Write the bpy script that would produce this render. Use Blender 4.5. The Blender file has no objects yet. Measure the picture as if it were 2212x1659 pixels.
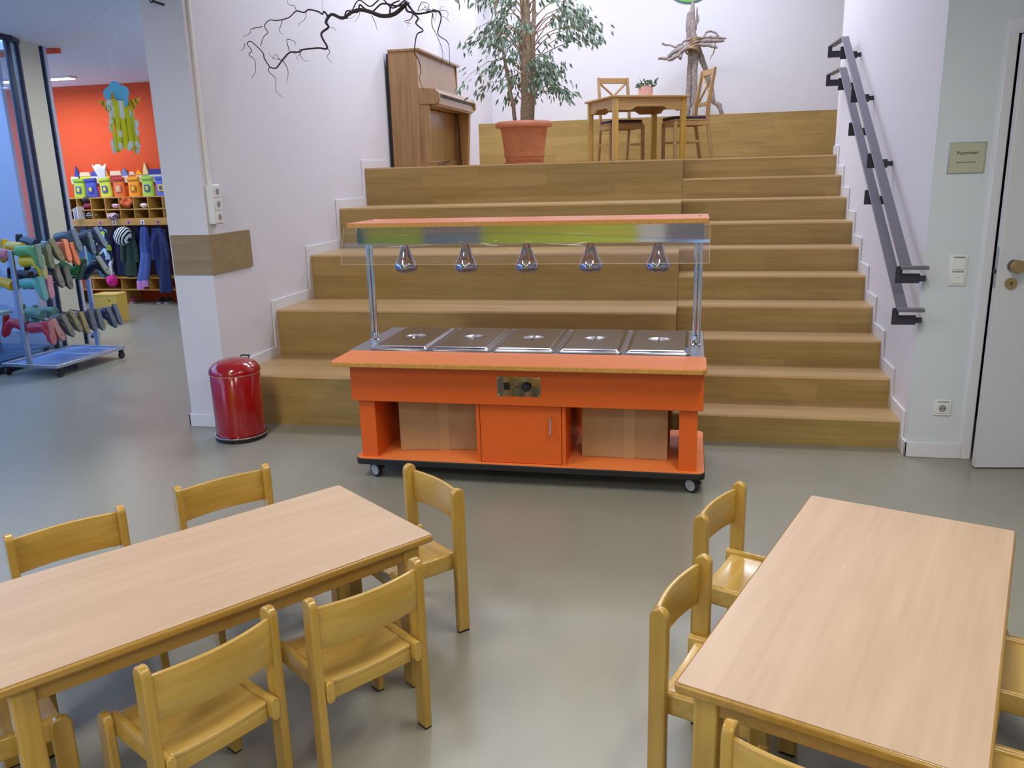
import bpy, bmesh, math, random
from mathutils import Vector, Matrix
C = bpy.context.scene.collection
SC = bpy.context.scene
PI = math.pi
R = random.Random(7)

# ------------------------------------------------------------------ camera
def make_camera():
    yaw, pitch, roll, f = .2164, .2497, -.0277, 1784.83
    F = Vector((-math.sin(yaw)*math.cos(pitch), math.cos(yaw)*math.cos(pitch), -math.sin(pitch)))
    Rt = Vector((math.cos(yaw), math.sin(yaw), 0)); U = Rt.cross(F)
    c, s = math.cos(roll), math.sin(roll)
    R2 = c*Rt + s*U; U2 = -s*Rt + c*U
    cd = bpy.data.cameras.new('camera'); co = bpy.data.objects.new('camera', cd); C.objects.link(co)
    M = Matrix((R2, U2, -F)).transposed().to_4x4(); M.translation = Vector((3.02, -4.9515, 1.6178))
    co.matrix_world = M
    cd.sensor_fit = 'HORIZONTAL'; cd.sensor_width = 36; cd.lens = 36*f/2212
    cd.clip_start = .05; cd.clip_end = 200
    SC.camera = co
make_camera()

# ------------------------------------------------------------------ world, lamps, exposure
SC.view_settings.view_transform = 'Standard'; SC.view_settings.look = 'None'
SC.view_settings.gamma = 1; SC.view_settings.use_curve_mapping = False
SC.view_settings.exposure = 0.0
w = bpy.data.worlds.new('world'); SC.world = w; w.use_nodes = True
wb = w.node_tree.nodes['Background']; wb.inputs[0].default_value = (.42, .62, 1, 1); wb.inputs[1].default_value = 3.6

def area(name, loc, sx, sy, power, col, rot=(0, 0, 0)):
    l = bpy.data.lights.new(name, 'AREA'); l.shape = 'RECTANGLE'; l.size = sx; l.size_y = sy
    l.energy = power; l.color = col
    o = bpy.data.objects.new(name, l); C.objects.link(o); o.location = loc; o.rotation_euler = rot
    return o
WARM = (1, .95, .86); COOL = (.80, .85, 1); 
HALL_LAMPS = [(.6, -2.6), (3.6, -2.6), (.6, -5.6), (3.6, -5.6), (2.0, -8.2)]
for i, (x, y) in enumerate(HALL_LAMPS):
    area('hall_lamp_light', (x, y, 2.85), .22, 1.4, 34 if i < 4 else 60, WARM)
STAIR_LAMPS = [(1.2, 2.6), (3.0, 2.6), (1.0, 5.4), (3.2, 5.4)]
for x, y in STAIR_LAMPS:
    area('stair_lamp_light', (x, y, 4.85), 1.3, .9, 66, COOL)
area('cloakroom_lamp_light', (-5.2, 4.55, 2.84), 1.3, .12, 34, (.93, .93, 1))
area('cloakroom_lamp_light', (-1.3, 2.6, 2.84), 1.3, .12, 55, (.86, .9, 1))  # added lamp, unseen, brightens the passage and the paper mobile

# ------------------------------------------------------------------ materials
def lin(h):
    if isinstance(h, tuple): r = h
    else: r = [int(h[i:i+2], 16) for i in (0, 2, 4)]
    o = []
    for v in r:
        v = v/255; o.append(v/12.92 if v <= .04045 else ((v+.055)/1.055)**2.4)
    return (*o, 1)
MATS = {}
def mat(name, col, rough=.5, metal=0, **k):
    if name in MATS: return MATS[name]
    m = bpy.data.materials.new(name); m.use_nodes = True; nt = m.node_tree; b = nt.nodes['Principled BSDF']
    b.inputs['Base Color'].default_value = lin(col); b.inputs['Roughness'].default_value = rough
    b.inputs['Metallic'].default_value = metal
    if 'spec' in k: b.inputs['Specular IOR Level'].default_value = k['spec']
    if 'coat' in k: b.inputs['Coat Weight'].default_value = k['coat']; b.inputs['Coat Roughness'].default_value = .12
    if 'trans' in k: b.inputs['Transmission Weight'].default_value = k['trans']
    if 'alpha' in k: b.inputs['Alpha'].default_value = k['alpha']
    if 'ior' in k: b.inputs['IOR'].default_value = k['ior']
    if 'emit' in k:
        b.inputs['Emission Color'].default_value = lin(k.get('ecol', col)); b.inputs['Emission Strength'].default_value = k['emit']
    N = nt.nodes; L = nt.links
    if 'var' in k or 'bump' in k:
        tc = N.new('ShaderNodeTexCoord'); no = N.new('ShaderNodeTexNoise')
        no.inputs['Scale'].default_value = k.get('scale', 20); no.inputs['Detail'].default_value = 5
        L.new(tc.outputs['Object'], no.inputs['Vector'])
        if 'var' in k:
            mx = N.new('ShaderNodeMix'); mx.data_type = 'RGBA'
            mx.inputs[6].default_value = lin(col); mx.inputs[7].default_value = lin(k['var'])
            cr = N.new('ShaderNodeMapRange'); cr.inputs[1].default_value = .35; cr.inputs[2].default_value = .65
            L.new(no.outputs[0], cr.inputs[0]); L.new(cr.outputs[0], mx.inputs[0]); L.new(mx.outputs[2], b.inputs['Base Color'])
        if 'bump' in k:
            bp = N.new('ShaderNodeBump'); bp.inputs['Strength'].default_value = k['bump']; bp.inputs['Distance'].default_value = .01
            L.new(no.outputs[0], bp.inputs['Height']); L.new(bp.outputs[0], b.inputs['Normal'])
    MATS[name] = m; return m

def wood(name, c1, c2, axis=0, rough=.35, coat=0, fine=60, planks=None, wavy=.35):
    """grain runs along the axis; planks = (width, length) gives boards of slightly different tone"""
    if name in MATS: return MATS[name]
    m = bpy.data.materials.new(name); m.use_nodes = True; nt = m.node_tree; N = nt.nodes; L = nt.links; b = N['Principled BSDF']
    b.inputs['Roughness'].default_value = rough; b.inputs['Coat Weight'].default_value = coat; b.inputs['Coat Roughness'].default_value = .15
    tc = N.new('ShaderNodeTexCoord'); mp = N.new('ShaderNodeMapping')
    s = [fine]*3; s[axis] = fine*.045; mp.inputs['Scale'].default_value = s
    L.new(tc.outputs['Object'], mp.inputs['Vector'])
    n1 = N.new('ShaderNodeTexNoise'); n1.inputs['Scale'].default_value = 1; n1.inputs['Detail'].default_value = 6; n1.inputs['Distortion'].default_value = .4
    L.new(mp.outputs[0], n1.inputs['Vector'])
    mp2 = N.new('ShaderNodeMapping'); s2 = [9]*3; s2[axis] = 1.1; mp2.inputs['Scale'].default_value = s2
    L.new(tc.outputs['Object'], mp2.inputs['Vector'])
    n2 = N.new('ShaderNodeTexNoise'); n2.inputs['Scale'].default_value = 1; n2.inputs['Detail'].default_value = 3; n2.inputs['Distortion'].default_value = 1.2
    L.new(mp2.outputs[0], n2.inputs['Vector'])
    mx = N.new('ShaderNodeMix'); mx.inputs[0].default_value = 1-wavy
    L.new(n2.outputs[0], mx.inputs[2]); L.new(n1.outputs[0], mx.inputs[3])
    mr = N.new('ShaderNodeMapRange'); mr.inputs[1].default_value = .36; mr.inputs[2].default_value = .64
    L.new(mx.outputs[0], mr.inputs[0])
    fac = mr.outputs[0]
    if planks:
        sp = N.new('ShaderNodeSeparateXYZ'); L.new(tc.outputs['Object'], sp.inputs[0])
        ad = N.new('ShaderNodeMath'); ad.operation = 'ADD'; L.new(sp.outputs[1], ad.inputs[0]); L.new(sp.outputs[2], ad.inputs[1])
        q = N.new('ShaderNodeMath'); q.operation = 'DIVIDE'; L.new(ad.outputs[0], q.inputs[0]); q.inputs[1].default_value = planks[0]
        fl = N.new('ShaderNodeMath'); fl.operation = 'FLOOR'; L.new(q.outputs[0], fl.inputs[0])
        sh = N.new('ShaderNodeMath'); sh.operation = 'MULTIPLY_ADD'; L.new(fl.outputs[0], sh.inputs[0]); sh.inputs[1].default_value = .618; L.new(sp.outputs[0], sh.inputs[2])
        d2 = N.new('ShaderNodeMath'); d2.operation = 'DIVIDE'; L.new(sh.outputs[0], d2.inputs[0]); d2.inputs[1].default_value = planks[1]
        f2 = N.new('ShaderNodeMath'); f2.operation = 'FLOOR'; L.new(d2.outputs[0], f2.inputs[0])
        cb = N.new('ShaderNodeCombineXYZ'); L.new(fl.outputs[0], cb.inputs[0]); L.new(f2.outputs[0], cb.inputs[1])
        wn = N.new('ShaderNodeTexWhiteNoise'); wn.noise_dimensions = '2D'; L.new(cb.outputs[0], wn.inputs['Vector'])
        m3 = N.new('ShaderNodeMix'); m3.inputs[0].default_value = .45; L.new(fac, m3.inputs[2]); L.new(wn.outputs[0], m3.inputs[3]); fac = m3.outputs[0]
    mc = N.new('ShaderNodeMix'); mc.data_type = 'RGBA'; mc.inputs[6].default_value = lin(c1); mc.inputs[7].default_value = lin(c2)
    L.new(fac, mc.inputs[0]); L.new(mc.outputs[2], b.inputs['Base Color'])
    MATS[name] = m; return m

WALL = mat('white_wall_paint', 'DCDAE0', .85, bump=.12, scale=160)
WALLG = mat('end_wall_paint', 'D6DCE0', .85, bump=.1, scale=160)
TRIM = mat('trim_paint', 'E2E1E6', .35)
CEIL = mat('ceiling_paint', 'D4DAE4', .9, bump=.1, scale=120)
LIME = mat('lime_wall_panel', 'C6CC1A', .5)
ORWALL = mat('orange_wall_paint', 'D24E1C', .8, bump=.1, scale=120)
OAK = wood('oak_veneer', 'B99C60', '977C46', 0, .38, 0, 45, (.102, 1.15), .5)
OAKTOP = wood('oak_veneer_lit', 'C2A374', 'AE8E60', 0, .33, 0, 45, (.102, 1.15), .5)  # lighter than the risers: light reflected by treads is in the colour
NOSE = mat('oak_edge_strip', 'DDB883', .4)
BEECH = wood('beech_lacquer', 'CAA450', 'AE8836', 2, .24, .5, 38, None, .5)
BEECHX = wood('beech_lacquer_across', 'CEA954', 'B28D3C', 0, .22, .5, 38, None, .6)
BEECHSEAT = wood('beech_seat_ply', 'D6B264', 'BA9244', 0, .22, .6, 26, None, .7)
BEECHEND = mat('beech_end_grain', 'C69A5E', .25, coat=.6)
LAMI = wood('beech_laminate', 'CAAD90', 'BDA083', 0, .34, 0, 48, None, .4)
EDGE = wood('table_edge_lip', 'B98F42', 'A37C34', 0, .28, .4, 40)
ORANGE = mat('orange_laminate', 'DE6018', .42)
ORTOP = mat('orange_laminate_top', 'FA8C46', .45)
PLY = mat('multiplex_edge', 'C89446', .5, var='B8823A', scale=60)
CHROME = mat('chrome', 'D8D8DC', .06, 1)
MIRROR = mat('polished_steel', 'CCCEC8', .06, 1)
STEEL = mat('brushed_steel', 'B4B2B8', .22, 1)
STEELD = mat('steel_frame', 'B9BCC4', .35, .9)
BLACK = mat('black_rubber', '1A1A1E', .55)
CASTW = mat('castor_hub_grey', 'B4B4B6', .4)
def thin_glass(name, tint, milk, gl):
    m = bpy.data.materials.new(name); m.use_nodes = True; N = m.node_tree.nodes; L = m.node_tree.links; N.remove(N['Principled BSDF']); out = N['Material Output']
    t = N.new('ShaderNodeBsdfTransparent'); t.inputs[0].default_value = lin(tint); g_ = N.new('ShaderNodeBsdfGlossy'); g_.inputs['Roughness'].default_value = .02
    d = N.new('ShaderNodeBsdfDiffuse'); d.inputs[0].default_value = lin('D8D4C8')
    fr = N.new('ShaderNodeFresnel'); fr.inputs[0].default_value = 1.45; mu = N.new('ShaderNodeMath'); mu.operation = 'MULTIPLY'; mu.inputs[1].default_value = gl; L.new(fr.outputs[0], mu.inputs[0])
    a = N.new('ShaderNodeMixShader'); a.inputs[0].default_value = milk; L.new(t.outputs[0], a.inputs[1]); L.new(d.outputs[0], a.inputs[2])
    c = N.new('ShaderNodeMixShader'); L.new(mu.outputs[0], c.inputs[0]); L.new(a.outputs[0], c.inputs[1]); L.new(g_.outputs[0], c.inputs[2]); L.new(c.outputs[0], out.inputs[0]); return m
GLASS = thin_glass('clear_acrylic', 'FFFFFF', .03, .25)
PANE = thin_glass('window_glass', 'EAF4FF', .0, .3)
CARD = mat('cardboard', 'B4946A', .85, var='AA8A60', scale=8)
TAPE = mat('parcel_tape', 'B8976C', .35)
RED = mat('red_enamel', '9A0A12', .14, coat=.6)
RAILM = mat('grey_painted_steel', '76747E', .45, .4)
RAILD = mat('dark_bracket_steel', '3A3942', .5, .3)
TERRA = mat('terracotta', 'BE7652', .6, var='B26C4A', scale=12)
SOIL = mat('soil', '3A2A1E', .95)
BARK = mat('ficus_bark', 'A8947A', .85, var='8A735A', scale=40, bump=.4)
DRIFT = mat('driftwood', 'A09590', .85, var='7F736E', scale=30, bump=.5)
TWIG = mat('dark_twig_bark', '4A3E40', .8)
LEAF = mat('ficus_leaf', '55705A', .4, var='8FA48C', scale=14)
LEAFD = mat('pot_plant_leaf', '35543A', .5, var='5B7A50', scale=30)
PINKPOT = mat('pink_ceramic', 'E8B4AC', .4)
PIANOW = wood('piano_walnut', 'A88050', '8E683C', 2, .34, .4, 40, None, .3)
PIANOD = mat('piano_dark_gap', '20181A', .5)
PINE = wood('pine_wood', 'B9976A', 'A18054', 2, .45, 0, 40)
PINEX = wood('pine_wood_across', 'C09C68', 'AA8654', 0, .45, 0, 40)
BAND = wood('oak_guard_board', 'A08A68', '8C7757', 0, .5, 0, 40)
CUSH = mat('aubergine_cushion', '3E3140', .9)
WHITEP = mat('white_plastic', 'E6E6E4', .35)
GREYP = mat('grey_plastic', '8E9298', .5)
LOCK = wood('locker_wood', 'C79B4B', 'B4883C', 0, .5, 0, 30)
DARK = mat('shade_black', '0E0F14', .8)  # shade as colour, for the unlit room and small holes
BRASS = mat('brass_satin', 'B49A68', .3, .9)

# floor: linoleum, faint marbling and wipe streaks in the gloss
def floor_mat():
    m = bpy.data.materials.new('linoleum'); m.use_nodes = True; N = m.node_tree.nodes; L = m.node_tree.links; b = N['Principled BSDF']
    tc = N.new('ShaderNodeTexCoord')
    n = N.new('ShaderNodeTexNoise'); n.inputs['Scale'].default_value = 3; n.inputs['Detail'].default_value = 6; L.new(tc.outputs['Object'], n.inputs[0])
    mx = N.new('ShaderNodeMix'); mx.data_type = 'RGBA'; mx.inputs[6].default_value = lin('918F7F'); mx.inputs[7].default_value = lin('979585')
    L.new(n.outputs[0], mx.inputs[0]); L.new(mx.outputs[2], b.inputs['Base Color'])
    n2 = N.new('ShaderNodeTexNoise'); n2.inputs['Scale'].default_value = 5; n2.inputs['Detail'].default_value = 4; L.new(tc.outputs['Object'], n2.inputs[0])
    mr = N.new('ShaderNodeMapRange'); mr.inputs[3].default_value = .26; mr.inputs[4].default_value = .34; L.new(n2.outputs[0], mr.inputs[0]); L.new(mr.outputs[0], b.inputs['Roughness'])
    return m
FLOORM = floor_mat()

# ------------------------------------------------------------------ mesh helpers
class MB:
    def __init__(s): s.bm = bmesh.new(); s.mi = 0
    def _new(s, fs):
        for f in fs: f.material_index = s.mi
    def box(s, x0, y0, z0, x1, y1, z1, M=None):
        v = [s.bm.verts.new((x, y, z)) for x in (x0, x1) for y in (y0, y1) for z in (z0, z1)]
        if M: 
            for q in v: q.co = M @ q.co
        s._new([s.bm.faces.new([v[i] for i in f]) for f in ((0, 1, 3, 2), (4, 6, 7, 5), (0, 4, 5, 1), (2, 3, 7, 6), (0, 2, 6, 4), (1, 5, 7, 3))])
        return s
    def prism(s, poly, lo, hi, axis='z', M=None):
        """polygon in the plane across the axis: z->(x,y), y->(x,z), x->(y,z)"""
        def P(a, b, t): return {'z': (a, b, t), 'y': (a, t, b), 'x': (t, a, b)}[axis]
        A = [s.bm.verts.new(P(a, b, lo)) for a, b in poly]; B = [s.bm.verts.new(P(a, b, hi)) for a, b in poly]
        if M:
            for q in A+B: q.co = M @ q.co
        n = len(poly); fs = [s.bm.faces.new(A[::-1]), s.bm.faces.new(B)]
        for i in range(n): fs.append(s.bm.faces.new((A[i], A[(i+1) % n], B[(i+1) % n], B[i])))
        s._new(fs); return s
    def tube(s, pts, rad, n=8, cap=True, flat=None):
        pts = [Vector(p) for p in pts]; rs = rad if hasattr(rad, '__len__') else [rad]*len(pts)
        rings = []; up = None
        for i, p in enumerate(pts):
            t = (pts[min(i+1, len(pts)-1)]-pts[max(i-1, 0)])
            if t.length < 1e-9: t = Vector((0, 0, 1))
            t.normalize()
            if up is None:
                up = Vector((0, 0, 1)) if abs(t.z) < .9 else Vector((1, 0, 0))
            a = (up - t*up.dot(t)).normalized(); b = t.cross(a); up = a
            fl = flat or (1, 1)
            rings.append([s.bm.verts.new(p + a*math.cos(2*PI*k/n)*rs[i]*fl[0] + b*math.sin(2*PI*k/n)*rs[i]*fl[1]) for k in range(n)])
        fs = []
        for A, B in zip(rings, rings[1:]):
            for k in range(n): fs.append(s.bm.faces.new((A[k], A[(k+1) % n], B[(k+1) % n], B[k])))
        if cap: fs.append(s.bm.faces.new(rings[0][::-1])); fs.append(s.bm.faces.new(rings[-1]))
        s._new(fs); return s
    def cyl(s, p0, p1, r, n=20): return s.tube([p0, p1], r, n)
    def lathe(s, prof, c=(0, 0, 0), n=28, M=None, sy=1):
        c = Vector(c); rings = []
        for r, z in prof:
            if r < 1e-5: rings.append([s.bm.verts.new(c+Vector((0, 0, z)))])
            else: rings.append([s.bm.verts.new(c+Vector((r*math.cos(2*PI*k/n), sy*r*math.sin(2*PI*k/n), z))) for k in range(n)])
        if M:
            for rg in rings:
                for q in rg: q.co = M @ q.co
        fs = []
        for A, B in zip(rings, rings[1:]):
            if len(A) == 1 and len(B) == 1: continue
            for k in range(n):
                if len(A) == 1: fs.append(s.bm.faces.new((A[0], B[(k+1) % n], B[k])))
                elif len(B) == 1: fs.append(s.bm.faces.new((A[k], A[(k+1) % n], B[0])))
                else: fs.append(s.bm.faces.new((A[k], A[(k+1) % n], B[(k+1) % n], B[k])))
        s._new(fs); return s
    def grid(s, f, nu, nv, thick=0):
        V = [[s.bm.verts.new(f(i/nu, j/nv)) for j in range(nv+1)] for i in range(nu+1)]
        fs = [s.bm.faces.new((V[i][j], V[i+1][j], V[i+1][j+1], V[i][j+1])) for i in range(nu) for j in range(nv)]
        s._new(fs); return s
    def blob(s, c, r, seed=0, amp=.12, n=14, sub=None):
        c = Vector(c); rr = random.Random(seed); ph = [rr.uniform(0, 6) for _ in range(6)]
        r = Vector(r) if hasattr(r, '__len__') else Vector((r, r, r))
        V = []; m = n//2
        top = s.bm.verts.new(c+Vector((0, 0, r.z))); bot = s.bm.verts.new(c-Vector((0, 0, r.z)))
        for j in range(1, m):
            th = PI*j/m; ring = []
            for k in range(n):
                a = 2*PI*k/n; d = 1+amp*(math.sin(3*a+ph[0]+2*th)+math.sin(5*th+ph[1]+a)*.6+math.sin(2*a-4*th+ph[2])*.5)
                ring.append(s.bm.verts.new(c+Vector((math.sin(th)*math.cos(a)*r.x, math.sin(th)*math.sin(a)*r.y, math.cos(th)*r.z))*1.0*1 if amp == 0 else c+Vector((math.sin(th)*math.cos(a)*r.x*d, math.sin(th)*math.sin(a)*r.y*d, math.cos(th)*r.z*d))))
            V.append(ring)
        fs = []
        for k in range(n):
            fs.append(s.bm.faces.new((top, V[0][k], V[0][(k+1) % n]))); fs.append(s.bm.faces.new((bot, V[-1][(k+1) % n], V[-1][k])))
        for A, B in zip(V, V[1:]):
            for k in range(n): fs.append(s.bm.faces.new((A[k], B[k], B[(k+1) % n], A[(k+1) % n])))
        s._new(fs); return s
    def build(s, name, m, parent=None, bevel=0, seg=2, smooth=40, solid=0, subs=0, loc=None, rot=None):
        bmesh.ops.recalc_face_normals(s.bm, faces=s.bm.faces)
        me = bpy.data.meshes.new(name); s.bm.to_mesh(me); s.bm.free()
        for x in (m if isinstance(m, (list, tuple)) else [m]): me.materials.append(x)
        for p in me.polygons: p.use_smooth = True
        me.set_sharp_from_angle(angle=math.radians(smooth))
        o = bpy.data.objects.new(name, me); C.objects.link(o)
        if parent: o.parent = parent
        if loc: o.location = loc
        if rot: o.rotation_euler = rot
        if solid: q = o.modifiers.new('solid', 'SOLIDIFY'); q.thickness = solid; q.offset = 0
        if subs: q = o.modifiers.new('subdivision', 'SUBSURF'); q.levels = q.render_levels = subs
        if bevel:
            q = o.modifiers.new('bevel', 'BEVEL'); q.width = bevel; q.segments = seg; q.limit_method = 'ANGLE'; q.angle_limit = math.radians(35)
        return o
def rrect(x0, y0, x1, y1, r, n=5):
    P = []
    for cx, cy, a in ((x1-r, y0+r, -PI/2), (x1-r, y1-r, 0), (x0+r, y1-r, PI/2), (x0+r, y0+r, PI)):
        for k in range(n+1): P.append((cx+r*math.cos(a+PI/2*k/n), cy+r*math.sin(a+PI/2*k/n)))
    return P
def box(name, m, b, parent=None, bevel=.003): return MB().box(*b).build(name, m, parent, bevel)

def tag(o, label, cat, group=None, kind=None):
    o['label'] = label; o['category'] = cat
    if group: o['group'] = group
    if kind: o['kind'] = kind
    return o
def thing(name, label, cat, loc=(0, 0, 0), rz=0, group=None):
    o = bpy.data.objects.new(name, None); C.objects.link(o); o.location = loc; o.rotation_euler = (0, 0, rz)
    o.empty_display_size = .1
    return tag(o, label, cat, group)
def struct(o): o['kind'] = 'structure'; return o
def dup(root, loc, rz, label, group=None):
    r = root.copy(); C.objects.link(r); r.location = loc; r.rotation_euler = (0, 0, rz); r['label'] = label
    if group: r['group'] = group
    for ch in list(root.children):
        c = ch.copy(); C.objects.link(c); c.parent = r
        for g in list(ch.children):
            d = g.copy(); C.objects.link(d); d.parent = c
    return r

# ================================================================== SETTING
XR = 4.241; XB = 2.93; D = .3213; RI = .17; LZ = 1.70
PY = 6.2     # face of the platform panel at the back of the landing
struct(box('floor', FLOORM, (-7.5, -9.5, -.12, 7, 7.6, 0), bevel=0))
# walls beside the stairs
struct(box('wall_left', WALL, (-.285, -.12, 0, 0, 4.78, 5), bevel=.002))
struct(box('wall_right', WALL, (XR, -.10, 0, XR+.25, 3.1, 5), bevel=.002))
b = MB(); b.box(XR+.0005, -.14, 0, 4.57, -.1, 2.93); b.box(4.4915, -.1, 0, 4.57, .1, 2.93); b.box(5.47, -.14, 0, 7, .1, 2.93); b.box(4.57, -.14, 2.22, 5.47, .1, 2.93)
struct(b.build('wall_front', WALLG))
struct(box('wall_back', WALL, (-2.2, 7.0, 0, 7, 7.2, 5)))
struct(box('wall_back_left', WALL, (-2.2, PY, 0, .21, 6.99, 5)))
struct(box('wall_far_left', WALL, (-.6, 4.78, 0, -.285, PY, 5)))
struct(box('wall_far_right', WALL, (7, -9.5, 0, 7.2, 7.2, 5)))
struct(box('wall_header', WALL, (-.285, -.12, 2.95, 7, 0, 5)))
b = MB(); b.prism([(-3.95, -9.5), (-.285, -9.5), (-.285, 7.6), (-7.5, 7.6), (-7.5, 2.50), (-3.3, 2.50), (-3.22, 1.9), (-3.15, 0), (-3.4, -1.5), (-3.7, -3.5)], 2.93, 3.0); b.box(-.285, -9.5, 2.93, 7, -.12, 3.0)
struct(b.build('ceiling', CEIL))
struct(box('ceiling_stairwell', CEIL, (-2.3, -.12, 5, 7.2, 7.2, 5.1)))
# wall behind the camera: lime panels, grey doorway, pale window strip (seen in the polished steel)
struct(box('wall_rear', WALL, (-4.2, -9.5, 0, 7, -9.3, 2.95)))
b = MB()
for x0, x1 in ((-2.3, -1.3), (-.3, .8), (.82, 2.2)): b.box(x0, -9.3, .1, x1, -9.27, 2.6)
struct(b.build('wall_rear_panels', LIME, bevel=.004))
struct(box('door_2', GREYP, (-1.28, -9.3, 0, -.32, -9.26, 2.1)))
struct(box('door_3', mat('blue_grey_door', '707890', .5), (2.62, -9.3, 0, 3.6, -9.26, 2.1)))
struct(box('door_4', mat('teal_door', '3E6A60', .5), (-3.6, -9.3, 0, -2.35, -9.26, 2.1)))
struct(box('wall_cloakroom', ORWALL, (-7.5, 5.47, 0, -2.3, 5.6, 2.95)))
struct(box('trim_4', ORWALL, (-5.6, 2.60, 2.885, -3.12, 2.66, 2.93)))
# baseboards
b = MB(); b.box(-.30, -.135, 0, 0, -.12, .09); b.box(-.30, -.135, 0, -.285, 4.6, .09)
b.box(0, -.135, 0, .014, -.0, .09)
struct(b.build('baseboard_left', TRIM, bevel=.004))
b = MB(); b.box(XR-.014, -.155, 0, 4.522, -.14, .09); b.box(XR-.014, -.155, 0, XR, 0, .09)
struct(b.build('baseboard_right', TRIM, bevel=.004))
# stepped skirting that follows the steps
def stepped(x0, x1, dy, dz, n, end, h=.075):
    top = []; 
    # lower line follows the steps, upper line is offset by h up and h*.7 forward
    w_ = .055
    pts = [(-w_, 0)]
    up = [(-w_, dz+h)]
    outer = []; 
    for i in range(n):
        y = i*dy
        outer += [(y-w_, i*dz+(h if i else 0)), (y-w_, (i+1)*dz+h)]
    outer.append((end, n*dz+h))
    inner = [(end, n*dz-.02)]
    for i in range(n-1, -1, -1): inner += [(i*dy+.02, (i+1)*dz-.02), (i*dy+.02, i*dz-.02 if i else 0)]
    b = MB(); b.prism(outer+inner, x0, x1, 'x'); return b
struct(stepped(0, .013, 2*D, 2*RI, 5, 3.2).build('trim_1', TRIM, bevel=.003))
struct(stepped(XR-.013, XR, D, RI, 10, 3.1).build('trim_2', TRIM, bevel=.003))

# ================================================================== STAIRCASE
st = thing('seating_staircase', 'wide oak staircase with deep seating tiers on the left and steps on the right', 'stairs')
for n in range(1, 6):
    y0 = (2*n-2)*D; z = 2*n*RI; y1 = y0+2*D if n < 5 else 2.9
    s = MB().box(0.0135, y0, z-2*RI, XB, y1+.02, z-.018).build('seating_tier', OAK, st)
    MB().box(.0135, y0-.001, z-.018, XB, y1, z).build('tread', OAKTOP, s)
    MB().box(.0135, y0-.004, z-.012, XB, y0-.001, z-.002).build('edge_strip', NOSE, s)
for n in range(1, 11):
    y0 = (n-1)*D; z = n*RI; y1 = y0+D
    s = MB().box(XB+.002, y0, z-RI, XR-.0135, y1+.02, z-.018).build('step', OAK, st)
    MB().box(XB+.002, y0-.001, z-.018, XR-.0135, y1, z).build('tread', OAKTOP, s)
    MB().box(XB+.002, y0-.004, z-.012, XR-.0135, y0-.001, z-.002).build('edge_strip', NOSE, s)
b = MB(); b.box(.0135, 2.901, LZ-.1, XR-.0135, 3.15, LZ); b.box(0.001, 3.15, LZ-.1, XR, 4.79, LZ); b.box(XR, 3.15, LZ-.1, 6.9, PY, LZ); b.box(-.284, 4.79, LZ-.1, XR, PY, LZ)
struct(b.build('floor_landing', OAKTOP))
b = MB(); b.box(.21, PY, LZ, 6.9, PY+.02, 2.262-.02); b.box(.21, PY, 2.242, 6.9, 6.99, 2.262)
struct(b.build('floor_platform', OAK))

# ================================================================== LEFT WALL FITTINGS
g = thing('wall_guard_board', 'grey-brown oak guard board wrapped round the corner of the left wall above the red bin', 'board')
box('end_face', BAND, (-.27, -.132, 1.035, 0.0, -.1205, 1.288), g, .002)
box('side_face', BAND, (0.0005, -.132, 1.035, .012, .375, 1.288), g, .002)
g = thing('socket_strip', 'white triple power socket box on the left wall corner above the guard board', 'socket')
box('housing', WHITEP, (0, -.1, 1.352, .05, -.01, 1.60), g, .006)
for k in range(3):
    z = 1.395+k*.08
    f_ = MB().box(.05, -.094, z-.037, .056, -.016, z+.037).build('socket_plate', WHITEP, g, .004)
    MB().tube([(.0563, -.055, z), (.0567, -.055, z)], .02, 20).build('socket_hole', GREYP, f_)
tag(MB().box(0, -.075, 1.60, .018, -.05, 2.94).build('cable_duct', WHITEP, None, .003), 'narrow white cable duct running up the left wall from the triple socket', 'duct')
g = thing('wall_eye_screw', 'small dark eye screw fixed high on the end face of the left wall', 'hook', (-.12, -.12, 2.655))
MB().tube([(0, 0, 0), (-.01, -.03, .004), (-.03, -.07, .012)], .007, 8).build('shank', RAILD, g)
MB().tube([(-.03+.012*math.cos(a), -.075, .014+.012*math.sin(a)) for a in [2*PI*k/14 for k in range(15)]], .004, 6).build('eye', RAILD, g)

# ================================================================== RED PEDAL BIN
bx_, by_ = .185, -.30
g = thing('pedal_bin', 'glossy red pedal bin with domed lid at the foot of the stairs', 'bin', (bx_, by_, 0))
MB().lathe([(0, .03), (.152, .03), (.155, .04), (.155, .43), (.15, .437)], n=40).build('body', RED, g)
MB().lathe([(.152, .437), (.16, .437), (.16, .446), (.155, .465), (.135, .492), (.10, .512), (.05, .523), (0, .526)], n=40).build('lid', RED, g)
MB().lathe([(.154, .430), (.159, .432), (.159, .4365), (.154, .4365)], n=40).build('rim', mat('pink_rim', 'D88878', .3), g)
MB().lathe([(0, 0), (.158, 0), (.163, .012), (.160, .03), (0, .031)], n=40).build('base', BLACK, g)
MB().lathe([(.158, .028), (.166, .028), (.167, .036), (.158, .037)], n=40).build('chrome_ring', CHROME, g)
MB().tube([(-.03, .13, .50), (-.03, .150, .512), (.03, .150, .512), (.03, .13, .50)], .005, 8).build('handle', BLACK, g)

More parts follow.
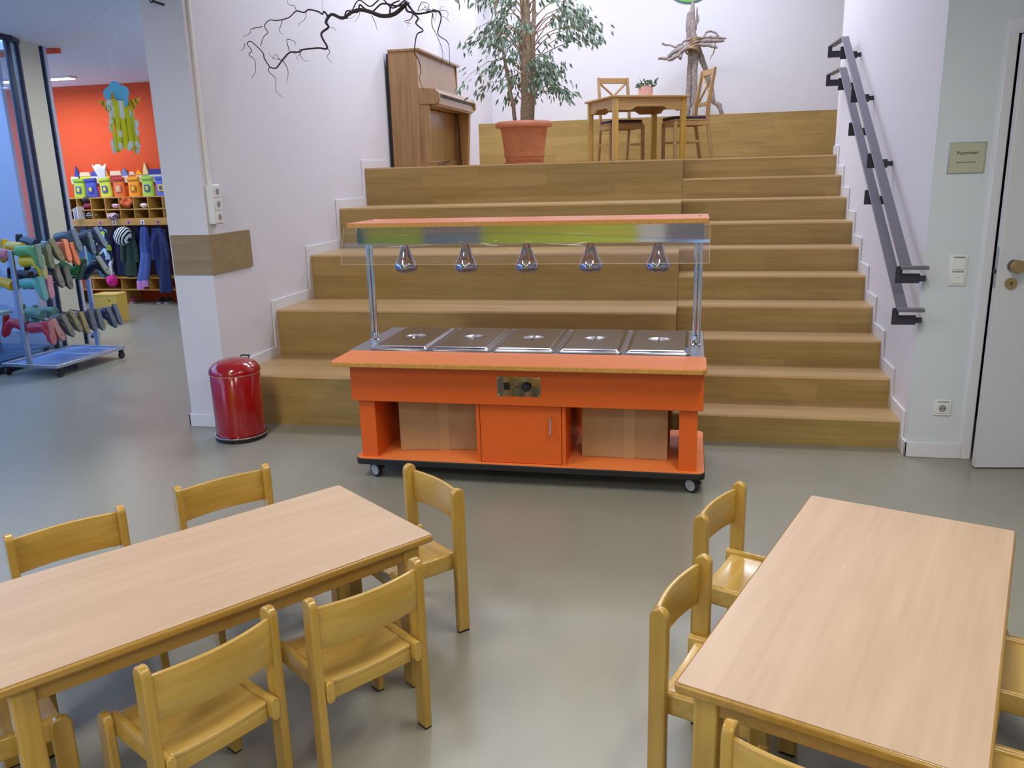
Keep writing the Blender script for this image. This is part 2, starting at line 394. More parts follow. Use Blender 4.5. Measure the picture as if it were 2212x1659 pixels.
# ================================================================== HANDRAILS
def handrail(label, dz):
    g = thing('handrail', label, 'handrail', (0, 0, dz))
    X = 4.135
    P = [(-.215, 1.083), (2.27, 2.565), (2.93, 2.583)]
    def off(pts, w_):
        out = []
        for i, p in enumerate(pts):
            a = Vector(pts[max(i-1, 0)]); c = Vector(pts[min(i+1, len(pts)-1)]); q = Vector(p)
            n1 = (q-a).normalized() if i else (c-q).normalized(); n2 = (c-q).normalized() if i < len(pts)-1 else n1
            t = (n1+n2).normalized(); out.append((q.x-t.y*w_, q.y+t.x*w_))
        return out
    A = off(P, .006); B = off(P, -.006)
    b = MB()
    for i in range(2): b.prism([A[i], A[i+1], B[i+1], B[i]], X-.028, X+.028, 'x')
    b.box(X-.028, -.262, 1.070, XR-.002, -.213, 1.088)
    b.build('flat_bar', RAILM, g, .002)
    for y in (-.20, .80, 1.55, 2.15, 2.80):
        zr = 1.083+(y+.215)*(1.482/2.485) if y < 2.27 else 2.58
        MB().prism([(X-.045, zr-.012), (X-.045, zr-.10), (XR-.03, zr-.10), (XR-.03, zr-.048), (X-.012, zr-.048), (X-.012, zr-.004)], y-.004, y+.004, 'y').build('bracket', RAILD, g, .001)
        MB().box(XR-.03, y-.01, zr-.09, XR-.001, y+.01, zr-.06).build('wall_fixing', RAILD, g)
    return g
handrail('upper grey steel handrail on the wall right of the steps', 0)
handrail('lower grey steel handrail on the wall right of the steps', -.225)

# ================================================================== DOOR SIDE FITTINGS
FY = -.14
b = MB(); b.box(4.522, FY-.016, 0, 4.573, .1, 2.22); b.box(4.522, FY-.016, 2.22, 5.53, .1, 2.285); b.box(5.465, FY-.016, 0, 5.53, .1, 2.22)
struct(b.build('door_1_frame', TRIM, bevel=.004))
bpy.data.objects['door_1_frame'].name = 'trim_3'
struct(box('wall_storeroom_shade', DARK, (4.55, .7, 0, 5.6, .75, 2.4)))  # near-black sheet, its colour stands for the shade behind the ajar door
dl = thing('open_door', 'white door leaf standing ajar at the right edge with round knob', 'door', (5.455, -.175, 0), 0)
dl.rotation_euler = (0, 0, PI+math.radians(7.3))
MB().box(0, -.02, .008, .915, .02, 2.20).build('leaf', mat('door_white', 'CFD0D2', .4), dl, .002)
MB().box(.915, -.011, .98, .918, .011, 1.19).build('lock_plate', STEELD, dl)
MB().box(.918, -.006, 1.055, .928, .006, 1.075).build('bolt', RAILD, dl)
kn = MB().tube([(.845, .02, 1.095), (.845, .03, 1.095)], .032, 24).build('rose', STEELD, dl)
kb = MB(); kb.tube([(.845, .03, 1.095), (.845, .06, 1.095)], .014, 16); kb.lathe([(0, 0), (.03, 0), (.033, .006), (.033, .026), (.03, .032), (0, .034)], M=Matrix.Translation((.845, .055, 1.095)) @ Matrix.Rotation(-PI/2, 4, 'X')); kb.build('knob', BRASS, dl)
cy_ = MB().tube([(.848, .02, 1.005), (.848, .032, 1.005)], .029, 24).build('lock_cylinder', BRASS, dl)
MB().box(.845, .032, .997, .851, .034, 1.013).build('keyhole', DARK, cy_)

def text(s, size, loc, rot, m, name, parent, ext=.0006, font_scale=(1, 1)):
    cu = bpy.data.curves.new(name, 'FONT'); cu.body = s; cu.size = size; cu.extrude = ext; cu.align_x = 'CENTER'; cu.align_y = 'CENTER'
    t = bpy.data.objects.new(name+'_tmp', cu); C.objects.link(t)
    dg = bpy.context.evaluated_depsgraph_get(); me = bpy.data.meshes.new_from_object(t.evaluated_get(dg))
    bpy.data.objects.remove(t); me.materials.clear(); me.materials.append(m)
    o = bpy.data.objects.new(name, me); C.objects.link(o); o.location = loc; o.rotation_euler = rot; o.scale = (*font_scale, 1); o.parent = parent
    return o
sg = thing('door_sign', 'square room sign reading Putzmittel on the wall beside the door', 'sign', (4.395, FY, 1.632))
MB().box(-.088, -.008, -.078, .088, 0, .078).build('back_plate', STEELD, sg, .002)
MB().box(-.083, -.010, -.074, .083, -.008, .074).build('insert', mat('sign_insert', 'B9BA9E', .4), sg)
INK = mat('ink', '23241C', .7)
text('Putzmittel', .024, (.0, -.0105, .024), (PI/2, 0, 0), INK, 'heading', sg)
text('Zutritt nur für Personal', .0105, (-.004, -.0105, -.022), (PI/2, 0, 0), INK, 'small_print', sg, font_scale=(.9, 1))
g = thing('light_switch', 'white double light switch on the wall between handrails and door', 'switch', (4.41, FY, 1.053))
MB().box(-.043, -.009, -.083, .043, 0, .083).build('frame', WHITEP, g, .004)
for z0, z1 in ((.005, .073), (-.07, -.003)):
    MB().box(-.031, -.014, z0, .031, -.009, z1-.008).build('rocker', WHITEP, g, .002)
    MB().box(-.028, -.012, z1-.006, .028, -.009, z1).build('label_strip', GREYP, g)
MB().box(-.006, -.0148, -.036, .006, -.014, -.033).build('mark', GREYP, g)
g = thing('wall_socket', 'single white power socket low on the wall near the door', 'socket', (4.405, FY, .292))
MB().box(-.045, -.009, -.045, .045, 0, .045).build('frame', WHITEP, g, .004)
MB().box(-.031, -.013, -.031, .031, -.009, .031).build('insert', WHITEP, g, .003)
MB().tube([(0, -.0131, -.002), (0, -.0135, -.002)], .0205, 24).build('socket_well', mat('socket_well', '9A9A98', .5), g)
for sx in (-1, 1): MB().tube([(sx*.009, -.0136, -.002), (sx*.009, -.0142, -.002)], .003, 10).build('contact_hole', DARK, g)
MB().box(-.028, -.0138, .034, .028, -.009, .038).build('label_strip', GREYP, g)

# ================================================================== SERVING CART
ct = thing('serving_cart', 'orange wheeled food warming cart with steel wells and lamp canopy', 'cart')
X0, X1 = 1.243, 3.113
Yf, Yb = -.925, -.21
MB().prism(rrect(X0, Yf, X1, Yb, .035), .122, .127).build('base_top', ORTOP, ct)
MB().prism(rrect(X0-.003, Yf-.004, X1+.003, Yb+.003, .037), .088, .122).build('base_board', BLACK, ct, .004)
FRONT = Yf+.02
box('front_apron', ORANGE, (1.252, -.938, .455, 3.098, -.918, .664), ct, .002)
b = MB(); b.box(1.252, -.918, .455, 1.272, -.12, .664); b.box(3.078, -.918, .455, 3.098, -.12, .664); b.box(1.272, -.14, .455, 3.078, -.12, .664); b.box(1.272, -.9, .455, 3.078, -.14, .463)
b.build('apron_sides', ORANGE, ct, .002)
for x in (1.277, 2.983):
    b = MB()
    b.box(x, FRONT, .127, x+.09, FRONT+.018, .455); b.box(x+(.072 if x < 2 else 0), FRONT+.018, .127, x+(.09 if x < 2 else .018), Yb-.03, .455)
    b.build('end_panel', ORANGE, ct, .001)
b = MB(); b.box(1.93, FRONT, .127, 1.950, Yb-.04, .455); b.box(2.388, FRONT, .127, 2.408, Yb-.04, .455); b.box(1.95, Yb-.06, .127, 2.388, Yb-.04, .455)
b.build('cupboard_carcass', ORANGE, ct, .001)
cd_ = MB().box(1.953, FRONT-.001, .130, 2.385, FRONT+.017, .451).build('cupboard_door', ORANGE, ct, .0015)
MB().tube([(2.333, FRONT, .30), (2.333, FRONT-.028, .30), (2.333, FRONT-.028, .395), (2.333, FRONT, .395)], .005, 10).build('handle', CHROME, cd_)
# control panel
cp = MB().box(2.060, -.941, .505, 2.286, -.938, .609).build('control_panel', MIRROR, ct, .0005)
b = MB()
for x in (2.067, 2.279):
    for z in (.512, .602): b.tube([(x, -.941, z), (x, -.9435, z)], .004, 10)
b.build('screws', NOSE, cp)
sw = MB().box(2.094, -.944, .539, 2.126, -.941, .577).build('rocker_switch', BLACK, cp, .001); MB().box(2.100, -.9475, .545, 2.120, -.944, .571).build('rocker', mat('switch_dark', '2A2018', .3), sw, .001)
MB().tube([(2.163, -.941, .557), (2.163, -.946, .557)], .007, 12).build('pilot_light', mat('pilot_red', '7A2008', .2), cp)
kb = MB().tube([(2.214, -.941, .558), (2.214, -.953, .558), (2.214, -.965, .558)], [.027, .026, .020], 28).build('thermostat_knob', BLACK, cp)
b = MB()
for k in range(9):
    a = math.radians(200+k*17.5); b.box(-.0012, -.9545, -.004, .0012, -.9535, .004, Matrix.Translation((2.214+.0225*math.cos(a), 0, .558+.0225*math.sin(a))) @ Matrix.Rotation(-(a-PI/2), 4, 'Y'))
b.build('dial_marks', WHITEP, kb)
# top: orange shelf in front of the steel well frame
TZ = .692
MB().prism(rrect(1.19, -1.055, 3.108, -.760, .03), .667, .691).build('tray_slide_core', PLY, ct, .003)
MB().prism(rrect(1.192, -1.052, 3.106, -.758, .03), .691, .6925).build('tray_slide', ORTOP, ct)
b = MB(); b.box(1.175, -.758, .664, 3.100, -.05, .690)
b.build('well_frame', mat('matt_steel', '9FA0AA', .32, .85), ct, .004)
# canopy
for x, in ((1.215,), (3.058,)):
    p = MB().tube([(x-.0115, -.45, .69), (x-.0115, -.45, 1.26)], .011, 16).tube([(x+.0115, -.45, .69), (x+.0115, -.45, 1.26)], .011, 16).build('canopy_post', CHROME, ct)
    MB().lathe([(.03, 0), (.03, .004), (.016, .012), (.015, .05)], (x, -.45, .69), 24).build('post_foot', CHROME, p)
cb_ = MB().box(1.185, -.55, 1.249, 3.085, -.36, 1.349).build('lamp_housing', MIRROR, ct, .003)
MB().prism(rrect(1.175, -.665, 3.105, -.235, .012), 1.351, 1.374).build('canopy_core', PLY, ct, .002)
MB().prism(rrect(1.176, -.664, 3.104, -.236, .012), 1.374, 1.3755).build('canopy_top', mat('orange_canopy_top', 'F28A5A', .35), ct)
b = MB()
for x in (1.24, 3.06): b.tube([(x, -.45, 1.3755), (x, -.45, 1.378)], .008, 12)
b.build('canopy_screws', STEEL, ct)
gp = MB().grid(lambda u, v: (1.163+u*1.945, -.668-v*.075, 1.352-v*.19), 1, 1).build('sneeze_guard', GLASS, ct, solid=.004)
EDGM = mat('acrylic_edge', 'CFC8A8', .25, alpha=.55)
MB().tube([(1.163, -.744, 1.1615), (3.108, -.744, 1.1615)], .0018, 6).tube([(1.163, -.669, 1.352), (1.163, -.744, 1.1615)], .0015, 6).tube([(3.108, -.669, 1.352), (3.108, -.744, 1.1615)], .0015, 6).build('guard_edge', EDGM, gp)
MIRB = mat('lamp_mirror_glass', 'B9B4C4', .07, 1)
for x in (1.431, 1.787, 2.134, 2.487, 2.846):
    l_ = MB().lathe([(.013, .03), (.022, .014), (.029, -.004), (.036, -.028), (.050, -.053), (.062, -.075), (.0675, -.093), (.0655, -.106)], (x, -.45, 1.216), 32).build('heat_lamp', MIRB, ct)
    MB().lathe([(.0655, -.106), (.058, -.120), (.04, -.129), (.02, -.134), (0, -.135)], (x, -.45, 1.216), 32).build('lens', mat('lamp_lens', 'D8C4C0', .05, trans=.8, ior=1.3), l_)
    MB().lathe([(0, .038), (.014, .038), (.014, .01), (.013, .0)], (x, -.45, 1.216), 20).build('lamp_socket', WHITEP, l_)
# castors
for x in (1.335, 3.052):
    for y in (-.865, -.27):
        c_ = MB().tube([(x-.012, y, .0405), (x+.012, y, .0405)], .0405, 28).build('castor', BLACK, ct, .003)
        c_.rotation_euler = (0, 0, 0)
        b = MB(); b.tube([(x-.0125, y, .0405), (x-.0135, y, .0405)], .030, 24); b.build('hub', CASTW, c_)
        b = MB(); b.box(x-.02, y-.02, .078, x+.02, y+.02, .09); b.box(x+.013, y-.012, .03, x+.018, y+.03, .086); b.box(x+.018, y-.04, .05, x+.03, y-.005, .058); b.build('fork', RAILD, c_)
for o in list(ct.children):
    if o.name.startswith('castor'):
        # turn each wheel so its flat side faces the room
        mid = sum((Vector(v.co) for v in o.data.vertices), Vector())/len(o.data.vertices)
        M = Matrix.Translation(mid) @ Matrix.Rotation(math.radians(62 if mid.x < 2 else 52), 4, 'Z') @ Matrix.Translation(-mid)
        o.data.transform(M)
        for c in o.children: c.data.transform(M)

# pan lids in the wells
def pan_lid(x, y, w_, d_, label):
    g = thing('food_pan', label, 'food pan', (x, y, TZ), 0, 'steel food pans in the cart')
    b = MB(); b.prism(rrect(-w_/2, -d_/2, w_/2, d_/2, .03), -.002, .004); b.build('pan_rim', STEEL, g, .0015)
    def f(u, v):
        X = (u-.5)*w_*.93; Y = (v-.5)*d_*.95
        ex = min(1, (.5-abs(u-.5))*15); ey = min(1, (.5-abs(v-.5))*20); e = min(ex, ey); e = e*e*(3-2*e)
        r = math.hypot(X/.062, Y/.062); dip = -.010*max(0, 1-r*r)**.7 if r < 1 else 0
        return (X, Y, .005+.012*e+dip*1.0)
    ld = MB().grid(f, 60, 72).build('lid', mat('lid_steel', 'A6A2A6', .2, 1), g, smooth=60)
    MB().tube([(0, -.045, .017), (0, -.03, .0175), (0, .03, .0175), (0, .045, .017)], .0055, 10).build('grip', STEEL, ld)
    return g
xs = [1.280, 1.632, 1.980, 2.332, 2.685, 3.033]
names = ['steel food pan with lid at the left end of the cart', 'steel food pan with lid, second from the left on the cart', 'steel food pan with lid in the middle of the cart',
         'steel food pan with lid, second from the right on the cart', 'steel food pan with lid at the right end of the cart']
for k in range(5): pan_lid((xs[k]+xs[k+1])/2, -.415, xs[k+1]-xs[k]-.006, .655, names[k])
# cardboard boxes in the cart
def carton(name, lab, c, sz, rz):
    g = thing(name, lab, 'box', c, rz, 'cardboard boxes in the cart')
    MB().box(-sz[0]/2, -sz[1]/2, 0, sz[0]/2, sz[1]/2, sz[2]).build('carton', CARD, g, .004)
    MB().box(.0, -sz[1]/2-.001, .0, .055, -sz[1]/2, sz[2]-.001).build('tape', TAPE, g)
carton('cardboard_box', 'plain brown cardboard box set askew in the left bay of the cart', (1.652, -.60, .1275), (.445, .30, .315), math.radians(9))
carton('cardboard_box', 'brown cardboard box with a taped seam in the right bay of the cart', (2.70, -.60, .1275), (.455, .30, .315), math.radians(-1))

# ================================================================== CHILD FURNITURE
def child_table(label, P0, ang_short, W, Ln, h=.53):
    """P0 far corner; short edge runs along ang_short, long edge to its right-hand side towards the viewer"""
    g = thing('child_table', label, 'table', (*P0, 0), ang_short, 'child height tables')
    # local: x along short edge, y negative along long edge
    Mt = Matrix.Rotation(-PI/2, 4, 'Z')
    # grain along the long side: build in rotated local frame (long = local x of the mesh)
    def R2(poly): return [(-q, p) for p, q in poly]
    top = MB().prism(rrect(.006, -W+.006, Ln-.006, -.006, .009), h-.0015, h+.0005).build('tabletop', LAMI, g, .0006); top.rotation_euler = (0, 0, -PI/2); top.location = (W, 0, 0); 
    top.location = (0, 0, 0); top.data.transform(Matrix.Translation((0, W, 0)))
    e = MB().prism(rrect(0, 0, Ln, W, .013), h-.026, h-.0015).build('edge_lip', EDGE, g, .007, 3); e.rotation_euler = (0, 0, -PI/2)
    a = .035; t = .02
    b = MB()
    b.box(a+.05, a+.012, h-.086, Ln-a-.05, a+.012+t, h-.026); b.box(a+.05, W-a-.012-t, h-.086, Ln-a-.05, W-a-.012, h-.026)
    b.box(a+.012, a+.05, h-.086, a+.012+t, W-a-.05, h-.026); b.box(Ln-a-.012-t, a+.05, h-.086, Ln-a-.012, W-a-.05, h-.026)
    o = b.build('apron', EDGE, g, .003); o.rotation_euler = (0, 0, -PI/2)
    for x in (a, Ln-a-.055):
        for y in (a, W-a-.055):
            l_ = MB().box(x, y, .004, x+.055, y+.055, h-.026).build('leg', BEECH, g, .006, 3); l_.rotation_euler = (0, 0, -PI/2)
            p = MB().box(x+.004, y+.004, 0, x+.051, y+.051, .004).build('foot_pad', BLACK, l_)
    return g
# left table: far corner (1.780,-2.306), short edge towards (2.255,-2.668)
child_table('long child table on the left, pale beech top with four sides of small chairs', (1.780, -2.306), math.atan2(-.362, .475), .598, 1.205)
child_table('child table on the right with a pinkish beech top', (3.437, -2.168), math.radians(-20.4), .606, 1.240)

def round_post(b, x0, x1, y0, y1, z0, z1, lean=0, n=10):
    r = (y1-y0)/2; c = (y0+y1)/2
    P = [(y0+lean*0, z0), (y1, z0), (y1-lean, z1-r)]
    for k in range(1, n): a = PI*k/n; P.append((c-lean+r*math.cos(a), z1-r+r*math.sin(a)))
    P.append((y0-lean, z1-r)); b.prism(P, x0, x1, 'x')
def make_chair():
    g = thing('child_chair', '', 'chair')
    for s in (-1, 1):
        x = s*.168
        b = MB(); round_post(b, x-.0125, x+.0125, -.024, .024, .005, .555); p = b.build('back_post', BEECH, g, .005, 3)
        MB().box(x-.011, -.02, 0, x+.011, .02, .005).build('foot_pad', BLACK, p)
        b = MB(); round_post(b, x-.0125, x+.0125, .235, .285, .005, .318); p = b.build('front_leg', BEECH, g, .005, 3)
        MB().box(x-.011, .24, 0, x+.011, .28, .005).build('foot_pad', BLACK, p)
        xi = s*.1435
        b = MB(); b.prism(rrect(xi-.012, .243, xi+.012, .308, .0115, 4), -.028, .262, 'y'); b.build('side_rail', BEECHX, g, .002)
    b = MB(); 
    def f(u, v):
        X = -.157+u*.314; q = 1-(2*u-1)**2
        return (X, -.012-.022*q, .408+v*.122)
    b.grid(f, 16, 1); b.build('backrest', BEECHX, g, .003, solid=.013)
    def f2(u, v):
        X = -.131+u*.262; q = 1-(2*u-1)**2
        return (X, -.006+v*.272, .290-.008*q*(1-.5*v))
    MB().grid(f2, 14, 10).build('seat', BEECHSEAT, g, .002, solid=.012)
    b = MB(); b.box(-.131, -.004, .236, .131, .014, .281); b.box(-.131, .245, .236, .131, .263, .281); b.build('seat_frame', BEECHX, g, .003)
    return g
proto = make_chair(); used = [False]
def chair(mx, my, fx, fy, label, group):
    """(mx,my) midpoint of the back posts, (fx,fy) facing direction"""
    rz = math.atan2(fy, fx)-PI/2
    if not used[0]:
        used[0] = True; proto.location = (mx, my, 0); proto.rotation_euler = (0, 0, rz); proto['label'] = label; proto['group'] = group; return proto
    return dup(proto, (mx, my, 0), rz, label, group)
GL, GR = 'small chairs round the left table', 'small chairs round the right table'
n1, n2 = (.795, -.606), (-.795, .606)
chair(1.030, -2.795, *n1, 'small beech chair on the far side of the left table, nearest the left edge', GL)
chair(1.325, -2.335, *n1, 'small beech chair on the far side of the left table, near the red bin', GL)
chair(2.113, -2.235, -.66, -.75, 'small beech chair at the right end of the left table, in front of the cart', GL)
chair(2.166, -3.022, -.806, .592, 'small chair on the near side of the left table, close to its right corner', GL)
c3 = chair(1.898, -3.358, -.885, .465, 'small chair on the near side of the left table with a knot in its backrest', GL)
chair(1.195, -3.523, .606, .795, 'small beech chair tucked under the left end of the left table, mostly hidden', GL)
chair(3.14, -2.299, .92, -.39, 'small chair on the left side of the right table, farther from the viewer', GR)
chair(3.022, -2.897, .94, -.33, 'small chair on the left side of the right table with a worn backrest', GR)
chair(3.278, -3.535, .348, .937, 'small chair at the near end of the right table, cut off below', GR)
chair(4.10, -2.83, -.935, .355, 'farther small chair on the right side of the right table', GR)
chair(3.893, -3.327, -.935, .355, 'nearer small chair on the right side of the right table', GR)
tag(MB().box(3.455, -2.713, .5307, 3.460, -2.710, .5315).build('paper_crumb', WHITEP), 'tiny white crumb of paper on the right table top', 'crumb')

# ================================================================== PIANO
pn = thing('upright_piano', 'walnut upright piano against the left wall of the landing', 'piano', (.05, 3.28, LZ))
MB().box(0, 0, 0, .30, .03, 1.10).build('side_panel', PIANOW, pn, .004)
MB().box(.30, .006, 0, .40, .03, .60).build('side_cheek', PIANOW, pn, .004)
o = MB().box(0, 1.42, 0, .30, 1.45, 1.10).build('side_panel', PIANOW, pn, .004)
MB().box(.30, 1.42, 0, .40, 1.444, .60).build('side_cheek', PIANOW, pn, .004)
MB().box(-.02, .01, .0, 0, 1.44, 1.09).build('back_frame', PIANOD, pn)
MB().box(-.0, -.01, 1.10, .33, 1.46, 1.125).build('top_lid', PIANOW, pn, .005)
MB().prism([(.30, .74), (.285, 1.10), (.26, 1.10), (.27, .74)], .03, 1.42, 'y').build('upper_front_panel', PIANOW, pn, .002)
MB().box(.27, .03, .08, .29, 1.42, .58).build('lower_front_panel', PIANOW, pn, .003)
MB().box(.05, .03, 0, .31, 1.42, .08).build('bottom_board', PIANOW, pn, .003)
MB().prism([(.301, .601), (.47, .60), (.51, .64), (.51, .70), (.47, .745), (.301, .76)], 0, .04, 'y').build('key_block', PIANOW, pn, .004)
MB().prism([(.301, .601), (.47, .60), (.51, .64), (.51, .70), (.47, .745), (.301, .76)], 1.41, 1.45, 'y').build('key_block', PIANOW, pn, .004)
MB().box(.28, .04, .585, .47, 1.41, .615).build('key_bed', PIANOW, pn, .003)
MB().prism([(.30, .685), (.485, .685), (.50, .70), (.465, .745), (.30, .76)], .04, 1.41, 'y').build('fallboard', PIANOW, pn, .004)
MB().box(.32, .04, .60, .49, 1.41, .672).build('key_slip', PIANOW, pn, .003)
MB().box(.32, .04, .672, .5015, 1.41, .684).build('gap_shade_strip', PIANOD, pn)  # solid dark strip that paints the shade of the key gap
for y in (1.28,):
    MB().prism([(.34, .585), (.47, .585), (.46, .50), (.43, 0), (.36, 0), (.35, .45)], y, y+.08, 'y').build('front_leg', PIANOW, pn, .005)
b = MB()
for k in (-1, 1): b.tube([(.29, .725+k*.07, .06), (.36, .725+k*.075, .055), (.40, .725+k*.09, .045)], .012, 8, flat=(.4, 1))
b.build('pedals', BRASS, pn)

b = MB()
for q in ([(0, 0, .008), (.05, .01, .02), (.11, 0, .028), (.19, .01, .03)], [(.04, 0, .016), (.02, -.02, .03), (-.04, -.02, .028), (-.09, -.01, .022)], [(.06, 0, .02), (.10, -.02, .042), (.16, -.02, .050)], [(.05, 0, .015), (.06, -.02, .0), (.08, -.03, .004)]): b.tube(q, [.004, .004, .003, .0015], 6)
tag(b.build('fallen_twig', TWIG, None, loc=(.60, 2.98, LZ+.003)), 'small dark twig lying on the landing in front of the piano', 'twig')

# ================================================================== POTTED FICUS
tx, ty = 1.352, 3.52
tr = thing('potted_ficus', 'tall weeping fig tree in a terracotta pot on the landing', 'plant', (tx, ty, LZ))
pot = MB().lathe([(0, .012), (.185, .012), (.19, .02), (.197, .075), (.203, .078), (.205, .115), (.200, .118), (.235, .355), (.28, .357), (.285, .375), (.278, .40), (.262, .412), (.245, .405), (.235, .37), (0, .36)], n=48).build('pot', TERRA, tr)
MB().lathe([(0, 0), (.20, 0), (.215, .012), (.213, .018), (0, .016)], n=48).build('saucer', TERRA, tr)
MB().lathe([(.236, .372), (.12, .385), (0, .388)], n=24).build('soil', SOIL, tr)
RT = random.Random(11)
stems = MB(); leaves = MB(); br = MB()
def wob(p0, p1, n, amp, rng):
    p0 = Vector(p0); p1 = Vector(p1); out = []
    for i in range(n+1):
        t = i/n; q = p0.lerp(p1, t)
        if 0 < i < n: q += Vector((rng.uniform(-1, 1), rng.uniform(-1, 1), rng.uniform(-.4, .4)))*amp
        out.append(q)
    return out
stems.tube(wob((.03, 0, .37), (.05, 0, 1.05), 6, .006, RT)+[Vector((.04, .01, 1.9)), Vector((.05, 0, 2.6))], [.068, .062, .058, .055, .05, .05, .045, .032, .02], 12)
stems.tube(wob((.01, -.03, .37), (.03, -.03, 1.2), 6, .01, RT)+[Vector((-.03, 0, 2.1))], [.035, .033, .03, .03, .028, .025, .022, .012], 8)
stems.tube(wob((.07, .02, .37), (.12, .0, 1.3), 6, .01, RT)+[Vector((.14, .03, 2.2))], [.03, .03, .028, .026, .024, .022, .02, .012], 8)
stems.tube(wob((-.08, 0, .37), (-.16, 0, .9), 5, .01, RT)+wob((-.17, 0, .95), (-.30, 0, 1.7), 4, .01, RT), [.02]*6+[.016, .014, .012, .01, .008], 7)
stems.build('trunks', BARK, tr)
def leaf(p, d, L_, w_, rng):
    d = Vector(d).normalized(); s_ = d.cross(Vector((rng.uniform(-1, 1), rng.uniform(-1, 1), rng.uniform(-.3, .3)))).normalized(); n_ = d.cross(s_)
    pts = [p, p+d*L_*.3+s_*w_*.42+n_*.003, p+d*L_*.62+s_*w_*.32+n_*.002, p+d*L_-n_*.004, p+d*L_*.62-s_*w_*.32+n_*.002, p+d*L_*.3-s_*w_*.42+n_*.003]
    mid1 = p+d*L_*.3-n_*.003; mid2 = p+d*L_*.62-n_*.003
    V = [leaves.bm.verts.new(q) for q in pts]; a = leaves.bm.verts.new(mid1); c = leaves.bm.verts.new(mid2)
    for f in ((V[0], V[1], a), (V[1], V[2], c, a), (V[2], V[3], c), (V[3], V[4], c), (V[4], V[5], a, c), (V[5], V[0], a)): leaves.bm.faces.new(f)
# drooping branches
NB = 74
for k in range(NB):
    a = 2*PI*k/NB*5.3+RT.uniform(-.3, .3)
    z0 = .62+RT.random()*1.35
    side = math.cos(a)
    reach = RT.uniform(.35, .72)*(1 if side > 0 else 1.06)
    if z0 < .95: reach *= .72
    z1 = z0+RT.uniform(.15, .42); zt = z1-RT.uniform(.0, .42)
    if side < 0 and z0 < 1.0: zt = max(zt, .62)
    zt = max(zt, .52)
    d = Vector((math.cos(a), math.sin(a)*.62, 0))
    P0 = Vector((.04, 0, z0-.12)); P1 = P0+d*reach*.45+Vector((0, 0, z1-z0+.1)); P2 = P0+d*reach; P2.z = zt
    curve = []
    for i in range(9):
        t = i/8; q = P0*(1-t)**2+P1*2*t*(1-t)+P2*t*t
        q += Vector((RT.uniform(-1, 1), RT.uniform(-1, 1), RT.uniform(-1, 1)))*.012*(t > 0); curve.append(q)
    br.tube(curve, [.007*(1-t*.8) for t in [i/8 for i in range(9)]], 5)
    dens = 8 if side > -.1 else 6
    for i in range(3, 9):
        for j in range(dens if i > 4 else 1):
            p = curve[i].lerp(curve[min(i+1, 8)], RT.random())+Vector((RT.gauss(0, .045), RT.gauss(0, .045), RT.gauss(-.01, .04)))
            dd = Vector((d.x*.5+RT.uniform(-.6, .6), d.y*.5+RT.uniform(-.6, .6), -RT.uniform(.4, 1.4)))
            leaf(p, dd, RT.uniform(.055, .085), RT.uniform(.022, .036), RT)
br.build('branches', BARK, tr)
fo = leaves.build('foliage', LEAF, tr); fo['kind'] = 'stuff'

# ================================================================== LANDING TABLE AND CHAIRS
TA = math.radians(28); tcx, tcy = 2.36, 4.99
tb = thing('wooden_table', 'light oak table with shaped apron on the landing', 'table', (tcx, tcy, LZ), TA)
W2, D2, H2 = .46, .425, .70
MB().box(-W2, -D2, H2-.022, W2, D2, H2).build('tabletop', PINEX, tb, .006)
def apr(L_):
    return [(-L_, H2-.022), (-L_, H2-.15), (-L_*.55, H2-.15), (-L_*.45, H2-.125), (-L_*.40, H2-.115), (L_*.40, H2-.115), (L_*.45, H2-.125), (L_*.55, H2-.15), (L_, H2-.15), (L_, H2-.022)]
b = MB()
for y in (-D2+.04, D2-.06): b.prism(apr(W2-.06), y, y+.02, 'y')
for x in (-W2+.04, W2-.06): b.prism(apr(D2-.06), x, x+.02, 'x')
b.build('apron', PINEX, tb, .002)
for sx in (-1, 1):
    for sy in (-1, 1):
        x, y = sx*(W2-.055), sy*(D2-.055)
        b = MB(); b.prism([(x-.028, y-.028), (x+.028, y-.028), (x+.028, y+.028), (x-.028, y+.028)], 0, H2-.022); b.build('leg', BEECH, tb, .004)
def cross_chair(label, c, f):
    rz = math.atan2(f[1], f[0])-PI/2
    g = thing('cross_back_chair', label, 'chair', (*c, LZ), rz, 'cross-back chairs at the landing table')
    # origin under the back posts, facing +y
    for s in (-1, 1):
        x = s*.185
        b = MB(); b.prism([(-.09, 0), (-.055, 0), (.02, .44), (.015, .62), (-.055, 1.0), (-.09, 1.0), (-.03, .60), (-.022, .44)], x-.014, x+.014, 'x'); b.build('back_leg', PINE, g, .005)
        MB().prism([(s*.2-.018, .36), (s*.2+.018, .36), (s*.2+.018, .396), (s*.2-.018, .396)], 0, .43).build('front_leg', PINE, g, .004)
        b = MB(); b.box(s*.19-.009, -.02, .2, s*.19+.009, .38, .225); b.build('side_stretcher', PINEX, g, .002)
        b = MB(); b.box(s*.19-.01, 0, .385, s*.19+.01, .38, .435); b.build('side_rail', PINEX, g, .002)
    MB().box(-.172, -.095, .93, .172, -.065, .995).build('top_rail', PINEX, g, .006)
    MB().box(-.172, -.045, .60, .172, -.022, .645).build('lower_rail', PINEX, g, .004)
    for s in (-1, 1):
        MB().tube([(-s*.168, -.032, .645), (0, -.052-.004*s, .79), (s*.168, -.078, .935)], .014, 4).build('cross_bar', PINEX, g, .001)
    b = MB(); b.box(-.18, .362, .385, .18, .382, .435); b.box(-.18, -.01, .385, .18, .01, .435); b.build('seat_frame', PINEX, g, .002)
    MB().prism(rrect(-.205, -.01, .205, .40, .03), .435, .452).build('seat', PINE, g, .004)
    b = MB(); b.prism(rrect(-.2, .0, .2, .41, .06), .453, .485); b.build('cushion', CUSH, g, .014, 3)
    return g
